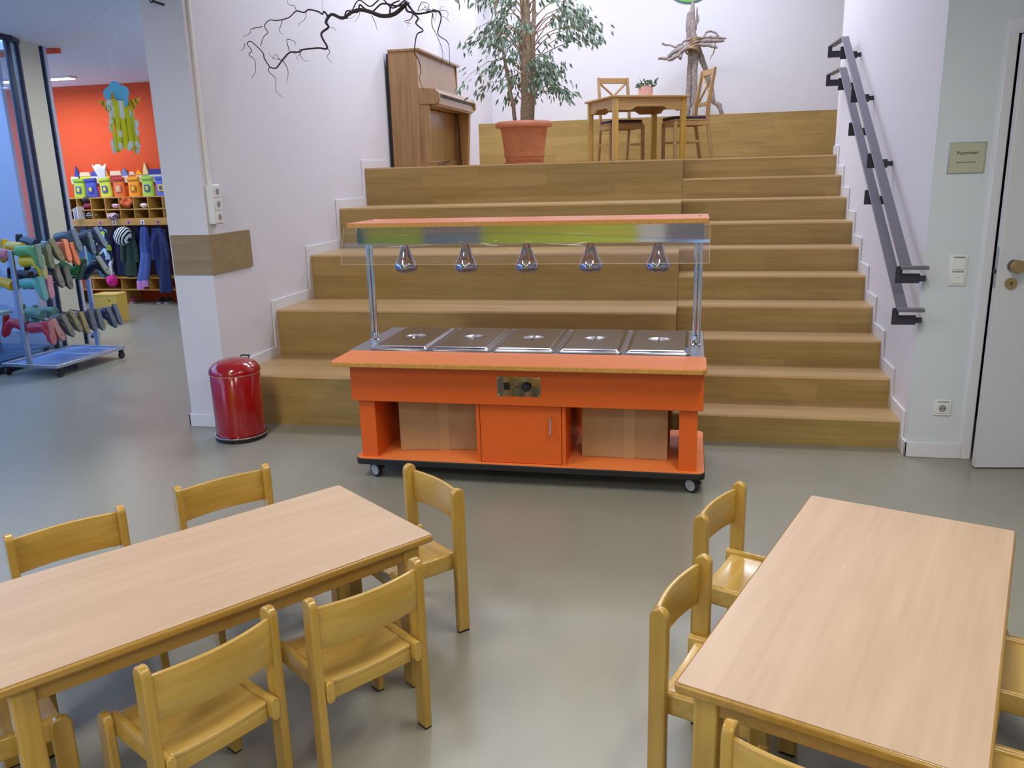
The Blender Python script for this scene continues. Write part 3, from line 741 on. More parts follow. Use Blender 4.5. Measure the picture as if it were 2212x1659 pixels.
cross_chair('cross-back wooden chair with dark cushion behind the landing table, facing the viewer', (2.075, 5.56), (.45, -.89))
cross_chair('cross-back wooden chair with dark cushion at the right side of the landing table', (3.09, 5.20), (-.93, -.36))
pp = thing('potted_plant', 'small leafy green plant in a pink pot on the landing table', 'plant', (2.47, 4.95, LZ+H2))
MB().lathe([(0, 0), (.072, 0), (.079, .006), (.083, .115), (.078, .115), (.075, .09), (0, .09)], n=32).build('pot', PINKPOT, pp)
leaves = MB(); RP = random.Random(3)
for k in range(90):
    a = RP.uniform(0, 2*PI); r = RP.uniform(.0, .1); p = Vector((math.cos(a)*r, math.sin(a)*r, .10+RP.uniform(0, .085)*(1.1-r*5)))
    leaf(p, (math.cos(a), math.sin(a), RP.uniform(-.3, 1)), RP.uniform(.025, .045), RP.uniform(.02, .035), RP)
for p in ((.11, .0, .17), (.125, .0, .185), (-.1, 0, .11), (.115, .01, .15)):
    for q in range(4): leaf(Vector(p), (RP.uniform(-1, 1), RP.uniform(-1, 1), RP.uniform(-.5, 1)), .03, .025, RP)
o = leaves.build('foliage', LEAFD, pp); o['kind'] = 'stuff'
b = MB(); b.tube([(0, 0, .09), (.05, 0, .14), (.115, 0, .165)], .002, 5); b.tube([(0, 0, .09), (-.06, 0, .12), (-.1, 0, .11)], .002, 5); b.build('stems', LEAFD, pp)

# ================================================================== DRIFTWOOD CROSS
dc = thing('driftwood_cross', 'driftwood cross of bundled branches bound with rope on the back platform', 'cross', (2.97, 6.45, 2.262))
def w2(P, y=0): return [(x-2.97, y+(0 if len(p) < 3 else p[2]), z-2.262) for p in P for x, z in [p[:2]]]
def drift(P, r, y=0, name='driftwood_stick', n=9, seed=0):
    rr = random.Random(seed); pts = [Vector(q) for q in w2(P, y)]
    out = []; rs = []
    r0 = r if hasattr(r, '__len__') else [r]*len(P)
    for i in range(len(pts)-1):
        for k in range(4):
            t = k/4; q = pts[i].lerp(pts[i+1], t)+Vector((rr.uniform(-1, 1), rr.uniform(-1, 1), rr.uniform(-1, 1)))*.006
            out.append(q); rs.append((r0[i]*(1-t)+r0[i+1]*t)*rr.uniform(.9, 1.1))
    out.append(pts[-1]); rs.append(r0[-1]*.7)
    return MB().tube(out, rs, n).build(name, DRIFT, dc)
drift([(2.925, 2.262), (2.935, 2.45), (2.945, 2.853), (2.95, 3.03), (2.93, 3.21), (2.925, 3.40), (2.925, 3.52)], [.035, .04, .042, .045, .045, .05, .035], 0, seed=1)
drift([(3.005, 2.262), (3.005, 2.6), (3.0, 2.853), (2.995, 3.10), (2.96, 3.30), (2.952, 3.52), (2.96, 3.64)], [.035, .035, .04, .04, .04, .03, .014], -.03, seed=2)
drift([(3.04, 3.2), (3.03, 3.1), (3.09, 2.94), (3.195, 2.66), (3.24, 2.442), (3.316, 2.384), (3.37, 2.262)], [.03, .035, .035, .033, .03, .033, .026], .03, seed=3)
drift([(2.55, 2.973), (2.663, 2.971), (2.727, 3.039), (2.884, 3.102), (2.976, 3.15), (3.16, 3.148), (3.352, 3.146)], [.016, .022, .028, .03, .032, .028, .026], -.09, seed=4)
drift([(2.589, 3.149), (2.763, 3.10), (2.90, 3.172), (3.122, 3.195), (3.25, 3.187), (3.379, 3.167)], [.014, .012, .014, .014, .02, .010], -.10, seed=5)
drift([(2.66, 2.952), (2.72, 2.955), (2.794, 3.0), (2.903, 3.083), (3.069, 3.109), (3.199, 3.085), (3.273, 3.063)], [.014, .026, .026, .024, .022, .022, .018], -.12, seed=6)
drift([(3.10, 3.19), (3.13, 3.25), (3.19, 3.262), (3.25, 3.23), (3.28, 3.19)], .013, -.10, seed=7)
drift([(3.002, 3.30), (3.018, 3.463), (3.015, 3.56)], [.016, .012, .008], -.02, seed=8)
drift([(3.004, 3.36), (3.032, 3.40), (3.036, 3.47)], [.012, .010, .006], -.02, seed=9)
drift([(3.243, 3.15), (3.237, 3.047), (3.19, 2.926)], [.010, .008, .006], -.10, seed=10)
drift([(2.78, 3.02), (2.82, 2.96), (2.84, 3.02)], [.02, .025, .015], -.12, seed=11)
b = MB()
for k in range(9):
    a0 = -.5+k*.125
    b.tube([(.01+.075*math.cos(t)+a0*.04, -.05+.115*math.sin(t), .84+a0*.12+.03*math.sin(t+a0*6)) for t in [2*PI*i/22 for i in range(23)]], .011, 6)
b.build('rope_binding', mat('sisal_rope', 'A48C70', .95), dc)
# round green sign on the back wall, cut off by the top of the photo
gs = thing('round_wall_sign', 'round green and yellow wall sign cut off at the top behind the driftwood cross', 'sign', (2.91, 6.985, 4.06))
MB().tube([(0, .015, 0), (0, 0, 0)], .355, 48).build('rim', mat('sign_blue_rim', '4E6E78', .6), gs)
MB().tube([(0, 0, 0), (0, -.004, 0)], .335, 48).build('face', mat('sign_green', '6FB04A', .6), gs)
MB().tube([(0, -.004, 0), (0, -.006, 0)], .29, 48).build('inner_disc', mat('sign_pale_green', 'B9D86A', .6), gs)

# ================================================================== HANGING CORKSCREW BRANCH
hb = thing('hanging_branch', 'twisted corkscrew hazel branch hung on thin wires above the piano', 'branch', (.7, .4, 2.61))
RB = random.Random(5)
branch = MB()
def twig(P, r0, r1, dy=0, seed=0):
    rr = random.Random(seed+50); pts = [Vector((x-.7, dy, z-2.61)) for x, z in P]
    y = 0; Q = []
    for i, p in enumerate(pts):
        y += rr.uniform(-.012, .012); Q.append(p+Vector((0, y, 0)))
    out = []
    for i in range(len(Q)-1):
        a = Q[max(i-1, 0)]; b_ = Q[i]; c = Q[i+1]; d = Q[min(i+2, len(Q)-1)]
        for k in range(4):
            t = k/4; out.append(.5*((2*b_)+(c-a)*t+(2*a-5*b_+4*c-d)*t*t+(3*b_-a-3*c+d)*t**3))
    out.append(Q[-1]); n = len(out)
    branch.tube(out, [r0+(r1-r0)*i/(n-1) for i in range(n)], 6)
    return out
A = [(1.244, 2.671), (1.157, 2.61), (1.073, 2.601), (.991, 2.632), (.924, 2.647), (.863, 2.632), (.801, 2.607), (.735, 2.633), (.699, 2.617)]
twig(A, .014, .009, 0, 1)
A2 = [(.699, 2.617), (.683, 2.588), (.698, 2.56), (.648, 2.53), (.645, 2.5), (.675, 2.445), (.657, 2.434), (.613, 2.441), (.499, 2.439), (.471, 2.425), (.408, 2.425), (.35, 2.378), (.3, 2.334), (.265, 2.339), (.226, 2.396), (.22, 2.431), (.172, 2.48), (.13, 2.51), (.105, 2.496), (.128, 2.452), (.102, 2.43), (.135, 2.397), (.14, 2.326), (.112, 2.28)]
m = 13; twig(A2[:m+1], .008, .0045, 0, 2); twig(A2[m:], .0045, .0015, 0, 3)
twig([(.699, 2.617), (.676, 2.655), (.658, 2.642), (.633, 2.658), (.565, 2.676), (.529, 2.661), (.477, 2.672), (.421, 2.637), (.34, 2.624), (.278, 2.631), (.235, 2.599), (.253, 2.56), (.223, 2.531), (.19, 2.479)], .006, .002, .01, 4)
twig([(1.235, 2.664), (1.241, 2.62), (1.281, 2.603), (1.312, 2.572), (1.294, 2.543), (1.337, 2.5), (1.295, 2.477), (1.276, 2.374), (1.298, 2.328), (1.307, 2.26), (1.292, 2.223), (1.321, 2.131)], .007, .0015, -.02, 5)
twig([(1.235, 2.664), (1.281, 2.61), (1.364, 2.612), (1.397, 2.617), (1.437, 2.608), (1.439, 2.564), (1.415, 2.485), (1.474, 2.437), (1.488, 2.393), (1.491, 2.289)], .007, .0014, .02, 6)
twig([(1.40, 2.60), (1.39, 2.55), (1.40, 2.51), (1.415, 2.485), (1.447, 2.395), (1.452, 2.335), (1.43, 2.292)], .003, .001, .02, 7)
twig([(.234, 2.592), (.156, 2.581), (.144, 2.559), (.083, 2.539)], .003, .0012, .01, 8)
twig([(.264, 2.336), (.253, 2.313), (.293, 2.264), (.29, 2.193), (.335, 2.147)], .003, .001, 0, 9)
twig([(.36, 2.385), (.39, 2.329), (.394, 2.282), (.376, 2.236)], .003, .001, 0, 10)
twig([(.801, 2.607), (.822, 2.654), (.89, 2.642), (.91, 2.685), (.942, 2.661), (.991, 2.639), (1.062, 2.682), (1.16, 2.661), (1.244, 2.674)], .005, .006, .03, 11)
twig([(.87, 2.63), (.93, 2.70), (1.0, 2.66), (1.08, 2.70), (1.15, 2.64), (1.24, 2.69)], .004, .005, -.03, 12)
twig([(1.24, 2.67), (1.18, 2.62), (1.13, 2.60), (1.14, 2.66), (1.20, 2.68)], .008, .004, -.02, 13)
twig([(1.0, 2.61), (1.02, 2.56), (1.03, 2.52)], .0025, .001, 0, 14)
twig([(.675, 2.44), (.70, 2.41), (.675, 2.38), (.71, 2.34)], .003, .001, 0, 15)
twig([(.42, 2.43), (.41, 2.50), (.47, 2.48), (.46, 2.46)], .003, .001, 0, 16)
twig([(.56, 2.67), (.54, 2.62), (.50, 2.60), (.48, 2.58)], .002, .001, .01, 17)
twig([(.38, 2.63), (.36, 2.60), (.34, 2.56), (.36, 2.54)], .0025, .001, .01, 18)
twig([(.48, 2.67), (.475, 2.70), (.44, 2.71), (.43, 2.74)], .0025, .001, .01, 19)
twig([(1.28, 2.61), (1.26, 2.57), (1.22, 2.56), (1.27, 2.54)], .003, .001, -.02, 20)
twig([(1.30, 2.62), (1.33, 2.67), (1.38, 2.65), (1.35, 2.62)], .003, .001, .02, 21)
src = [A, A2, [(1.281, 2.603), (1.364, 2.612), (1.397, 2.617), (1.437, 2.608)]]
for k in range(26):
    P = RB.choice(src); i = RB.randrange(len(P)); x, z = P[i]; q = [(x, z)]; a = RB.uniform(0, 2*PI); 
    for s in range(RB.choice((3, 4, 5))):
        a += RB.uniform(-1.3, 1.3); L_ = RB.uniform(.012, .028); x += math.cos(a)*L_; z += math.sin(a)*L_-.004; q.append((x, z))
    twig(q, .0022, .0008, RB.uniform(-.02, .02), 100+k)
branch.build('twigs', TWIG, hb)
MB().tube([(.54, 0, .06), (.56, .05, 2.3)], .0012, 4).tube([(-.03, 0, .02), (-.05, .05, 2.3)], .0012, 4).build('wire', GREYP, hb)

# ================================================================== CLOAKROOM (left)
CY = 5.10    # front plane of the cloakroom bench
PAINT = {}
def pc(h, rough=.6):
    if h not in PAINT: PAINT[h] = mat('paint_'+h, h, rough)
    return PAINT[h]
lk = thing('cloakroom_locker', 'wooden cloakroom unit with cubbies, name rail, hooks and bench along the orange wall', 'locker')
LX0, LX1 = -5.62, -3.30; YB = 5.46
def bd(name, x0, y0, z0, x1, y1, z1, m=LOCK): return box(name, m, (x0, y0, z0, x1, y1, z1), lk, .002)
bd('top_board', LX0, CY+.02, 1.435, LX1, YB, 1.45)
bd('cubby_shelf', LX0, CY, 1.275, LX1, YB, 1.292)
bd('cubby_shelf', LX0, CY, 1.150, LX1, YB, 1.165)
bd('name_rail', LX0, CY-.004, 1.072, LX1, CY+.012, 1.150)
bd('cubby_back', LX0, YB-.01, 1.15, LX1, YB, 1.44)
for k in range(-2, 9):
    x = -4.985+k*.2185
    if LX0 < x < LX1: bd('cubby_divider', x-.007, CY, 1.165, x+.007, YB-.01, 1.435)
bd('coat_back', LX0, YB-.012, .36, LX1, YB-.002, 1.15, mat('dark_red_board', '5A2A20', .7))
bd('bench_top', LX0, CY-.03, .352, LX1, YB, .37)
bd('bench_shelf', LX0, CY-.03, .192, LX1, YB, .207)
for x in (-5.12, -4.67, -4.235): bd('bench_divider', x-.008, CY-.02, .207, x+.008, YB, .352)
for x in (-5.56, -4.665, -3.79): bd('bench_leg', x-.012, CY-.03, 0, x+.012, YB, .192)
for k, (x, z) in enumerate([(-4.874, 1.112), (-4.66, 1.112), (-4.438, 1.112), (-4.226, 1.112), (-3.991, 1.112), (-3.78, 1.112)]):
    t_ = box('name_tag', pc(['C08AA0', 'E6DCDC', 'D890A8', 'F0EEF4', 'B89090', 'E0E0E0'][k]), (x-.03, CY-.007, z-.028, x+.03, CY-.004, z+.028), lk, .001)
    box('picture', pc(['7A3A58', '8A5A50', '5A2438', '38306A', '4A2A28', '7A7A8A'][k]), (x-.013, CY-.009, z-.018, x+.012, CY-.007, z+.014), t_, .001)
# castle of painted wooden blocks on the wall
cs = thing('castle_panel', 'row of painted wooden castle silhouettes with roofs and towers above the cubbies', 'decoration')
def blk(name, x, z0, w_, h_, col): return box(name, pc(col), (x-w_/2, 5.435, z0, x+w_/2, 5.455, z0+h_), cs, .002)
def roof(x, z0, w_, h_, col, t=0): MB().prism([(x-w_/2, z0), (x+w_/2, z0), (x+w_/2*t, z0+h_), (x-w_/2*t-.001, z0+h_)], 5.43, 5.452, 'y').build('roof', pc(col), cs, .001)
ZC = 1.665; 
for x, w_, col in ((-5.45, .12, 'DADCCE'), (-5.277, .17, 'DCE000'), (-5.09, .20, 'DAD8C8'), (-4.94, .10, 'E8C23A'), (-4.79, .18, 'A8283A'), (-4.648, .10, 'D8C8C4'), (-4.535, .11, 'E07A3A'), (-4.43, .10, 'E8CCA8'), (-4.32, .105, '8FC060'), (-4.175, .20, 'D4D8CC'), (-4.02, .10, 'A8283A'), (-3.88, .16, 'E8CCA8'), (-3.7, .18, '8FC060')):
    blk('block', x, ZC-.03, w_, .10, col)
roof(-5.406, ZC+.07, .075, .14, '2A3C9A'); roof(-5.277, ZC+.07, .18, .055, 'E0CCA8', .8); roof(-5.11, ZC+.07, .14, .06, '3A4CA8', .8)
roof(-4.944, ZC+.07, .07, .15, 'E09A20'); roof(-4.79, ZC+.07, .18, .06, 'E0CCB0', .85); roof(-4.648, ZC+.07, .095, .10, '5A88D0'); roof(-4.535, ZC+.07, .09, .045, 'E0CCB0', .7)
roof(-4.43, ZC+.07, .11, .07, 'F0B000'); roof(-4.32, ZC+.07, .095, .17, 'E0D090'); roof(-4.175, ZC+.07, .20, .07, '22308A', .85); roof(-4.02, ZC+.07, .095, .12, 'E4CCA0'); roof(-3.86, ZC+.07, .14, .07, '5A88D0', .8)
# fabric bags standing on the unit
def bag(x, col, col2, lab, tilt=0, pic='3A5AB0'):
    g = thing('fabric_bag', lab, 'bag', (x, 5.22, 1.451), 0, 'fabric pouches on top of the cubbies')
    g.rotation_euler = (0, tilt, 0)
    def f(u, v):
        a = 2*PI*u; w_ = .088+.004*math.sin(v*9); d_ = .034*(1-.55*v)
        sx = math.copysign(abs(math.cos(a))**.5, math.cos(a)); sy = math.copysign(abs(math.sin(a))**.7, math.sin(a))
        return (sx*w_, sy*d_, v*.255+(.006*math.sin(a*3+v*4) if 0 < v < 1 else 0))
    b = MB(); b.grid(f, 24, 8)
    bmesh.ops.remove_doubles(b.bm, verts=b.bm.verts, dist=.0005); bmesh.ops.holes_fill(b.bm, edges=b.bm.edges)
    b.build('pouch', pc(col), g, smooth=70)
    MB().box(-.085, -.032, .215, .085, -.02, .25).build('flap', pc(col2), g, .004)
    pk = MB().box(-.04, -.040, .06, .04, -.034, .15).build('pocket_picture', pc(pic), g, .003)
    MB().box(-.018, -.043, .08, .022, -.040, .13).build('patch', pc('E8D020' if pic != 'E0C020' else '3A4A9A'), pk, .002)
bag(-5.217, 'A8C83C', '90B830', 'lime green fabric pouch at the left end of the cubbies', .03)
bag(-5.02, '4A50B0', '40489C', 'blue fabric pouch with white slip, second from the left above the cubbies', -.04)
bag(-4.797, 'C8D040', 'B8C838', 'yellow-green fabric pouch with white tissue paper sticking out of it', -.06)
bag(-4.59, 'D86A1C', 'B02A30', 'dark orange fabric pouch beside the amber one', -.03, 'D88AA0')
bag(-4.362, 'F0980C', 'E8A010', 'amber fabric pouch in the row above the cubbies', -.03, 'C07020')
bag(-4.155, 'A8D050', '98C048', 'bright green fabric pouch, second from the right above the cubbies', 0)
bag(-3.947, '5A6CC8', '5060B8', 'blue fabric pouch with yellow patch beside the white wall corner', 0, 'E0C020')
bag(-3.73, 'E07020', 'D06018', 'orange fabric pouch mostly behind the white wall corner', 0, 'E0C020')
b = MB()
def tis(u, v):
    a = 2*PI*u; r = .03+.07*v**.8*(1+.25*math.sin(3*a+1)); return (-4.83+math.cos(a)*r-.05*v, 5.22+math.sin(a)*r*.35, 1.66+v*.21+.02*math.sin(a*4))
b.grid(tis, 20, 5); tag(b.build('tissue_paper', mat('tissue_white', 'DDE0F4', .8), None, solid=.002), 'crumpled white tissue paper rising from the yellow-green pouch', 'paper')

# things in and on the cubbies
def lump(name, lab, cat, c, r, col, seed, amp=.14, grp=None):
    o = MB().blob((0, 0, 0), r, seed, amp, 16).build(name, pc(col) if isinstance(col, str) else col, None, smooth=180, subs=1); o.location = c
    return tag(o, lab, cat, grp)
STRIPE = mat('striped_knit', 'C85A90', .9)
def stripes(name, c1, c2, sc, ax='Z'):
    m = bpy.data.materials.new(name); m.use_nodes = True; N = m.node_tree.nodes; L = m.node_tree.links; b = N['Principled BSDF']; b.inputs['Roughness'].default_value = .9
    tc = N.new('ShaderNodeTexCoord'); wv = N.new('ShaderNodeTexWave'); wv.bands_direction = ax; wv.inputs['Scale'].default_value = sc; wv.inputs['Distortion'].default_value = 2.5
    cr = N.new('ShaderNodeValToRGB'); cr.color_ramp.interpolation = 'CONSTANT'; cr.color_ramp.elements[0].color = lin(c1); cr.color_ramp.elements[1].color = lin(c2); cr.color_ramp.elements[1].position = .5
    L.new(tc.outputs['Object'], wv.inputs[0]); L.new(wv.outputs[0], cr.inputs[0]); L.new(cr.outputs[0], b.inputs['Base Color']); return m
lump('knitted_hat', 'pink and white striped knitted hat in an upper cubby', 'hat', (-4.65, 5.18, 1.331), (.068, .06, .037), stripes('hat_stripe', 'F0E4EC', 'A04878', 14), 1, .05)
lump('orange_cloth', 'crumpled orange cloth hanging out of an upper cubby', 'cloth', (-4.445, 5.13, 1.375), (.085, .06, .07), 'D8601C', 2, .26)
lump('white_cap', 'white cap in an upper cubby right of the orange cloth', 'cap', (-4.215, 5.18, 1.33), (.068, .06, .035), 'E8D8DC', 3, .08)
lump('folded_clothes', 'crimson and pink clothes folded in the leftmost visible cubby', 'clothes', (-5.07, 5.18, 1.345), (.085, .075, .05), '9A2848', 4, .1)
lump('peaked_cap', 'dark cap lying on the crimson clothes', 'cap', (-5.07, 5.16, 1.425), (.085, .07, .04), '2A2830', 5, .12)
lump('grey_knitwear', 'grey and white knitwear bundled in the lower left cubby', 'clothes', (-5.05, 5.17, 1.218), (.078, .07, .045), stripes('knit_grey', 'C8CCD4', '50505A', 9), 6, .14)
lump('plush_shoes', 'pink and grey slippers stuffed in a lower cubby', 'slippers', (-4.66, 5.10, 1.195), (.088, .10, .048), stripes('plush', 'D8C4C8', '70606C', 7, 'X'), 7, .14)
for k in range(3): tag(MB().box(-5.215+k*.028, 5.02, 1.166, -5.20+k*.028, 5.16, 1.31+.012*k).build('picture_book', pc(['D0D4DC', 'A8B0BC', 'E4E4E8'][k]), None, .001), ['tallest pale grey book upright at the left cubbies', 'grey book standing between two paler ones at the left cubbies', 'whitest book upright beside the grey knitwear'][k], 'book', 'books at the left cubbies')

# hanging clothes: folded sheets of cloth with sleeves
def garment(name, lab, cat, x, ztop, w0, w1, h, col, seed, y=5.16, d=.05, legs=False, cuff=None):
    g = thing(name, lab, cat, (x, y, ztop), 0, 'clothes on the cloakroom hooks')
    rr = random.Random(seed); p1, p2, p3 = [rr.uniform(0, 6) for _ in range(3)]
    m = pc(col, .85) if isinstance(col, str) else col
    def f(u, v):
        a = 2*PI*u; w_ = w0+(w1-w0)*v**.7; q = 1+.12*math.sin(5*a+p1+3*v)+.08*math.sin(9*a+p2)
        return (math.cos(a)*w_*q+.02*math.sin(3*v+p3), math.sin(a)*d*q*(.5+.6*v), -v*h+.01*math.sin(4*a+p1)*v)
    b = MB(); b.grid(f, 32, 12); bmesh.ops.remove_doubles(b.bm, verts=b.bm.verts, dist=.0005); bmesh.ops.holes_fill(b.bm, edges=b.bm.edges)
    b.build('cloth_body', m, g, smooth=80)
    for s in (-1, 1):
        if rr.random() < .8 and not legs:
            MB().tube([(s*w0*.7, -.01, -.05), (s*(w0+w1)*.62, -.03, -.2), (s*(w1+.015), -.045, -.40 if h > .45 else -h*.7)], [.035, .036, .028], 9, flat=(1, .7)).build('sleeve', m, g)
    MB().tube([(0, .0, .0), (0, .02, .03), (0, .05, .035)], .006, 6).build('hanging_loop', m, g)
    return g
def tri_mat():
    m = bpy.data.materials.new('triangle_print'); m.use_nodes = True; N = m.node_tree.nodes; L = m.node_tree.links; b = N['Principled BSDF']; b.inputs['Roughness'].default_value = .8
    tc = N.new('ShaderNodeTexCoord'); vo = N.new('ShaderNodeTexVoronoi'); vo.distance = 'MANHATTAN'; vo.inputs['Scale'].default_value = 20
    cr = N.new('ShaderNodeValToRGB'); cr.color_ramp.interpolation = 'CONSTANT'; e = cr.color_ramp.elements
    e[0].color = lin('1A2A50'); e[1].position = .45; e[1].color = lin('B8D8F0')
    for p, c in ((.62, '2A5A90'), (.75, 'B8DC30'), (.88, '1E3058')): q = e.new(p); q.color = lin(c)
    sp = N.new('ShaderNodeSeparateColor'); L.new(tc.outputs['Object'], vo.inputs['Vector']); L.new(vo.outputs['Color'], sp.inputs[0]); L.new(sp.outputs[0], cr.inputs[0]); L.new(cr.outputs[0], b.inputs['Base Color']); return m
garment('teal_jacket', 'teal jacket hanging behind the boots at the left of the hooks', 'jacket', -5.16, 1.03, .06, .10, .58, '2E6A86', 1)
garment('patterned_jacket', 'dark blue jacket with lime and white triangles left of the helmet', 'jacket', -4.90, 1.06, .055, .10, .68, tri_mat(), 2, 5.12)
garment('navy_jacket', 'navy jacket hanging between the triangle jacket and the helmet', 'jacket', -4.70, 1.05, .07, .10, .66, '1C2450', 3, 5.2)
garment('green_jacket', 'dark green jacket hanging below the bicycle helmet', 'jacket', -4.50, .98, .06, .10, .60, '2A4438', 4, 5.14)
garment('dark_blue_coat', 'dark blue coat hanging right of the helmet', 'jacket', -4.36, 1.04, .07, .09, .40, '20284E', 5, 5.22)
g = garment('blue_overalls', 'blue rain dungarees with pink cuffs hanging over the bench', 'trousers', -4.22, 1.05, .04, .085, .42, '3A5298', 6, 5.10, legs=True)
MB().tube([(-.02, -.02, -.35), (-.06, -.05, -.55), (-.10, -.09, -.74)], [.055, .055, .05], 10, flat=(1, .7)).build('trouser_leg', pc('4A64A8', .8), g)
MB().tube([(.03, -.02, -.35), (.0, -.05, -.55), (-.03, -.085, -.72)], [.05, .052, .048], 10, flat=(1, .7)).build('trouser_leg', pc('425A9E', .8), g)
MB().tube([(-.097, -.09, -.72), (-.105, -.095, -.83)], [.055, .053], 12, flat=(1, .7)).build('cuff', pc('C888C8', .8), g)
MB().tube([(-.03, -.087, -.71), (-.03, -.09, -.80)], [.05, .045], 12, flat=(1, .7)).build('cuff', pc('C888C8', .8), g)
garment('blue_coat', 'mid blue coat hanging right of the pink-cuffed dungarees', 'jacket', -4.07, 1.03, .06, .10, .62, '30488C', 7, 5.17)
garment('navy_dungarees', 'navy trousers slung over the right end of the bench', 'trousers', -3.93, 1.02, .06, .09, .84, '1E2858', 8, 5.01)
garment('purple_jacket', 'purple jacket partly hidden behind the white wall corner', 'jacket', -3.77, 1.03, .06, .09, .60, '2E2460', 9, 5.18)
g = thing('bicycle_helmet', 'white bicycle helmet with black vents hanging among the coats', 'helmet', (-4.52, 5.05, .935))
g.rotation_euler = (math.radians(70), math.radians(25), 0)
hm = stripes('helmet_vents', 'E4EEF4', '101218', 10, 'X')
b = MB(); b.lathe([(.0, .115), (.05, .105), (.085, .07), (.10, .02), (.10, -.02), (.09, -.03)], n=28, sy=1.25); b.build('shell', hm, g, solid=.01)
MB().tube([(.09, 0, -.02), (.06, -.03, -.1), (0, -.04, -.14), (-.06, -.03, -.1), (-.09, 0, -.02)], .004, 6).build('chin_strap', BLACK, g)
g = thing('gym_bag', 'bright pink drawstring bag hanging in front of the bench', 'bag', (-4.755, 5.0, .335))
MB().blob((0, 0, 0), (.082, .06, .085), 9, .06, 16).build('sack', pc('D01C84', .8), g, smooth=180, subs=1)
MB().tube([(.0, 0, .07), (.01, .01, .13), (0, .02, .22), (.02, .03, .27)], [.02, .012, .02, .01], 8).build('cord', pc('D8D8E8'), g)
def shoe(name, lab, x, y, z, rz, cu, cs_, grp):
    g = thing(name, lab, 'shoe', (x, y, z), rz, grp)
    MB().prism([(-.028, -.085), (.028, -.085), (.033, -.02), (.03, .05), (.024, .075), (-.024, .075), (-.03, .05), (-.033, -.02)], 0, .018).build('sole', pc(cs_), g, .004)
    b = MB(); b.tube([(0, -.08, .026), (0, -.05, .032), (0, 0, .04), (0, .03, .05), (0, .065, .045)], [.014, .028, .03, .034, .022], 12); b.build('upper', pc(cu), g)
for k, x in enumerate((-4.70, -4.62)): shoe('pink_trainer', ['left one of the pink trainers under the bench', 'right one of the pink trainers under the bench'][k], x, 5.2, .001, .25, 'B05068', 'E0C8C8', 'pink trainers under the bench')
for k, x in enumerate((-4.17, -4.06)): shoe('dark_shoe', ['left one of the dark shoes with pale toes under the bench', 'right one of the dark shoes with pale toes under the bench'][k], x, 5.2, .001, .1, '2A3038', 'B8BCB4', 'dark shoes under the bench')

# cloakroom ceiling lamp
def ceiling_lamp(lab, x, y, z, sx, sy, e):
    g = thing('ceiling_lamp', lab, 'lamp', (x, y, z), 0, 'linear ceiling lamps')
    MB().box(-sx/2-.02, -sy/2-.02, .02, sx/2+.02, sy/2+.02, .045).build('housing', WHITEP, g, .004)
    MB().box(-sx/2, -sy/2, .012, sx/2, sy/2, .02).build('diffuser', mat('lamp_diffuser', 'FFFFFF', .5, emit=e), g)
ceiling_lamp('linear ceiling lamp over the cloakroom beside the glass partition', -5.2, 4.55, 2.885, 1.3, .12, 6)
ceiling_lamp('added linear ceiling lamp, unseen over the passage behind the left wall', -1.3, 2.6, 2.885, 1.3, .12, 6)
for k, (x, y) in enumerate(HALL_LAMPS):
    ceiling_lamp(['ceiling lamp above the left child table', 'ceiling lamp above the right child table', 'ceiling lamp over the rear left of the hall', 'ceiling lamp over the rear right of the hall', 'rearmost ceiling lamp of the hall'][k], x, y, 2.885, .22, 1.4, 6)

# yellow stool by the cloakroom
g = thing('yellow_box_stool', 'pale yellow wooden box stool on the floor behind the boot rack', 'stool', (-3.84, 3.75, 0), math.radians(4))
b = MB(); b.box(-.15, -.11, 0, .15, -.095, .33); b.box(-.15, .095, 0, .15, .11, .33); b.box(-.15, -.095, 0, -.135, .095, .33); b.box(.135, -.095, 0, .15, .095, .33)
b.build('sides', pc('C8A848'), g, .003); MB().box(-.155, -.115, .33, .155, .115, .348).build('seat', pc('D8BC5C'), g, .004)
MB().tube([(.06, -.110, .27), (.06, -.1115, .27)], .009, 12).build('finger_hole', DARK, g)

# ---------------------------------------------------- glazing on the left
GP = [(-3.14, 2.42), (-3.095, 2.063), (-2.99, 1.85), (-3.02, .9), (-3.06, 0), (-3.3, -1.5), (-3.6, -3.5), (-3.8, -6.0), (-3.9, -9.3)]
def post(name, p, q, z0, z1, t, m, parent=None):
    p = Vector((*p, 0)); q = Vector((*q, 0)); d = (q-p).normalized(); n = Vector((-d.y, d.x, 0))*t/2
    b = MB(); P = [p+n, q+n, q-n, p-n]; b.prism([(v.x, v.y) for v in P], z0, z1); return b.build(name, m, parent, .003)
FRM = mat('dark_blue_frame', '202A40', .4, .3); ALU = mat('white_frame', 'B4BACA', .4, .3)
COLM = mat('beige_column', 'B8B4A0', .8)
struct(post('wall_column', (-3.16, 2.065), (-3.225, 2.385), 0, 2.93, .15, COLM))
f_ = struct(post('window_1', (-3.175, 2.455), (-3.185, 2.50), 0, 2.93, .055, ALU))
post('side_glass', (-3.17, 2.387), (-3.173, 2.443), .05, 2.90, .012, PANE, f_); post('dark_strip', (-3.173, 2.443), (-3.176, 2.455), 0, 2.93, .03, FRM, f_)
for i in range(len(GP)-2):
    p, q = GP[i+1], GP[i+2]
    fr = struct(post('window_%d' % (i+2), p, q, 2.89, 2.93, .06, FRM))
    post('sill', p, q, 0, .06, .08, FRM, fr); post('pane', p, q, .06, 2.89, .014, PANE, fr)
    pv = Vector((*p, 0)); qv = Vector((*q, 0)); d = (qv-pv).normalized()*.045
    post('mullion', p, (pv+d)[:2], .06, 2.89, .03, FRM, fr)
struct(box('wall_glass_return', ALU, (-7.5, 2.9, 0, -4.1, 2.95, 2.93)))
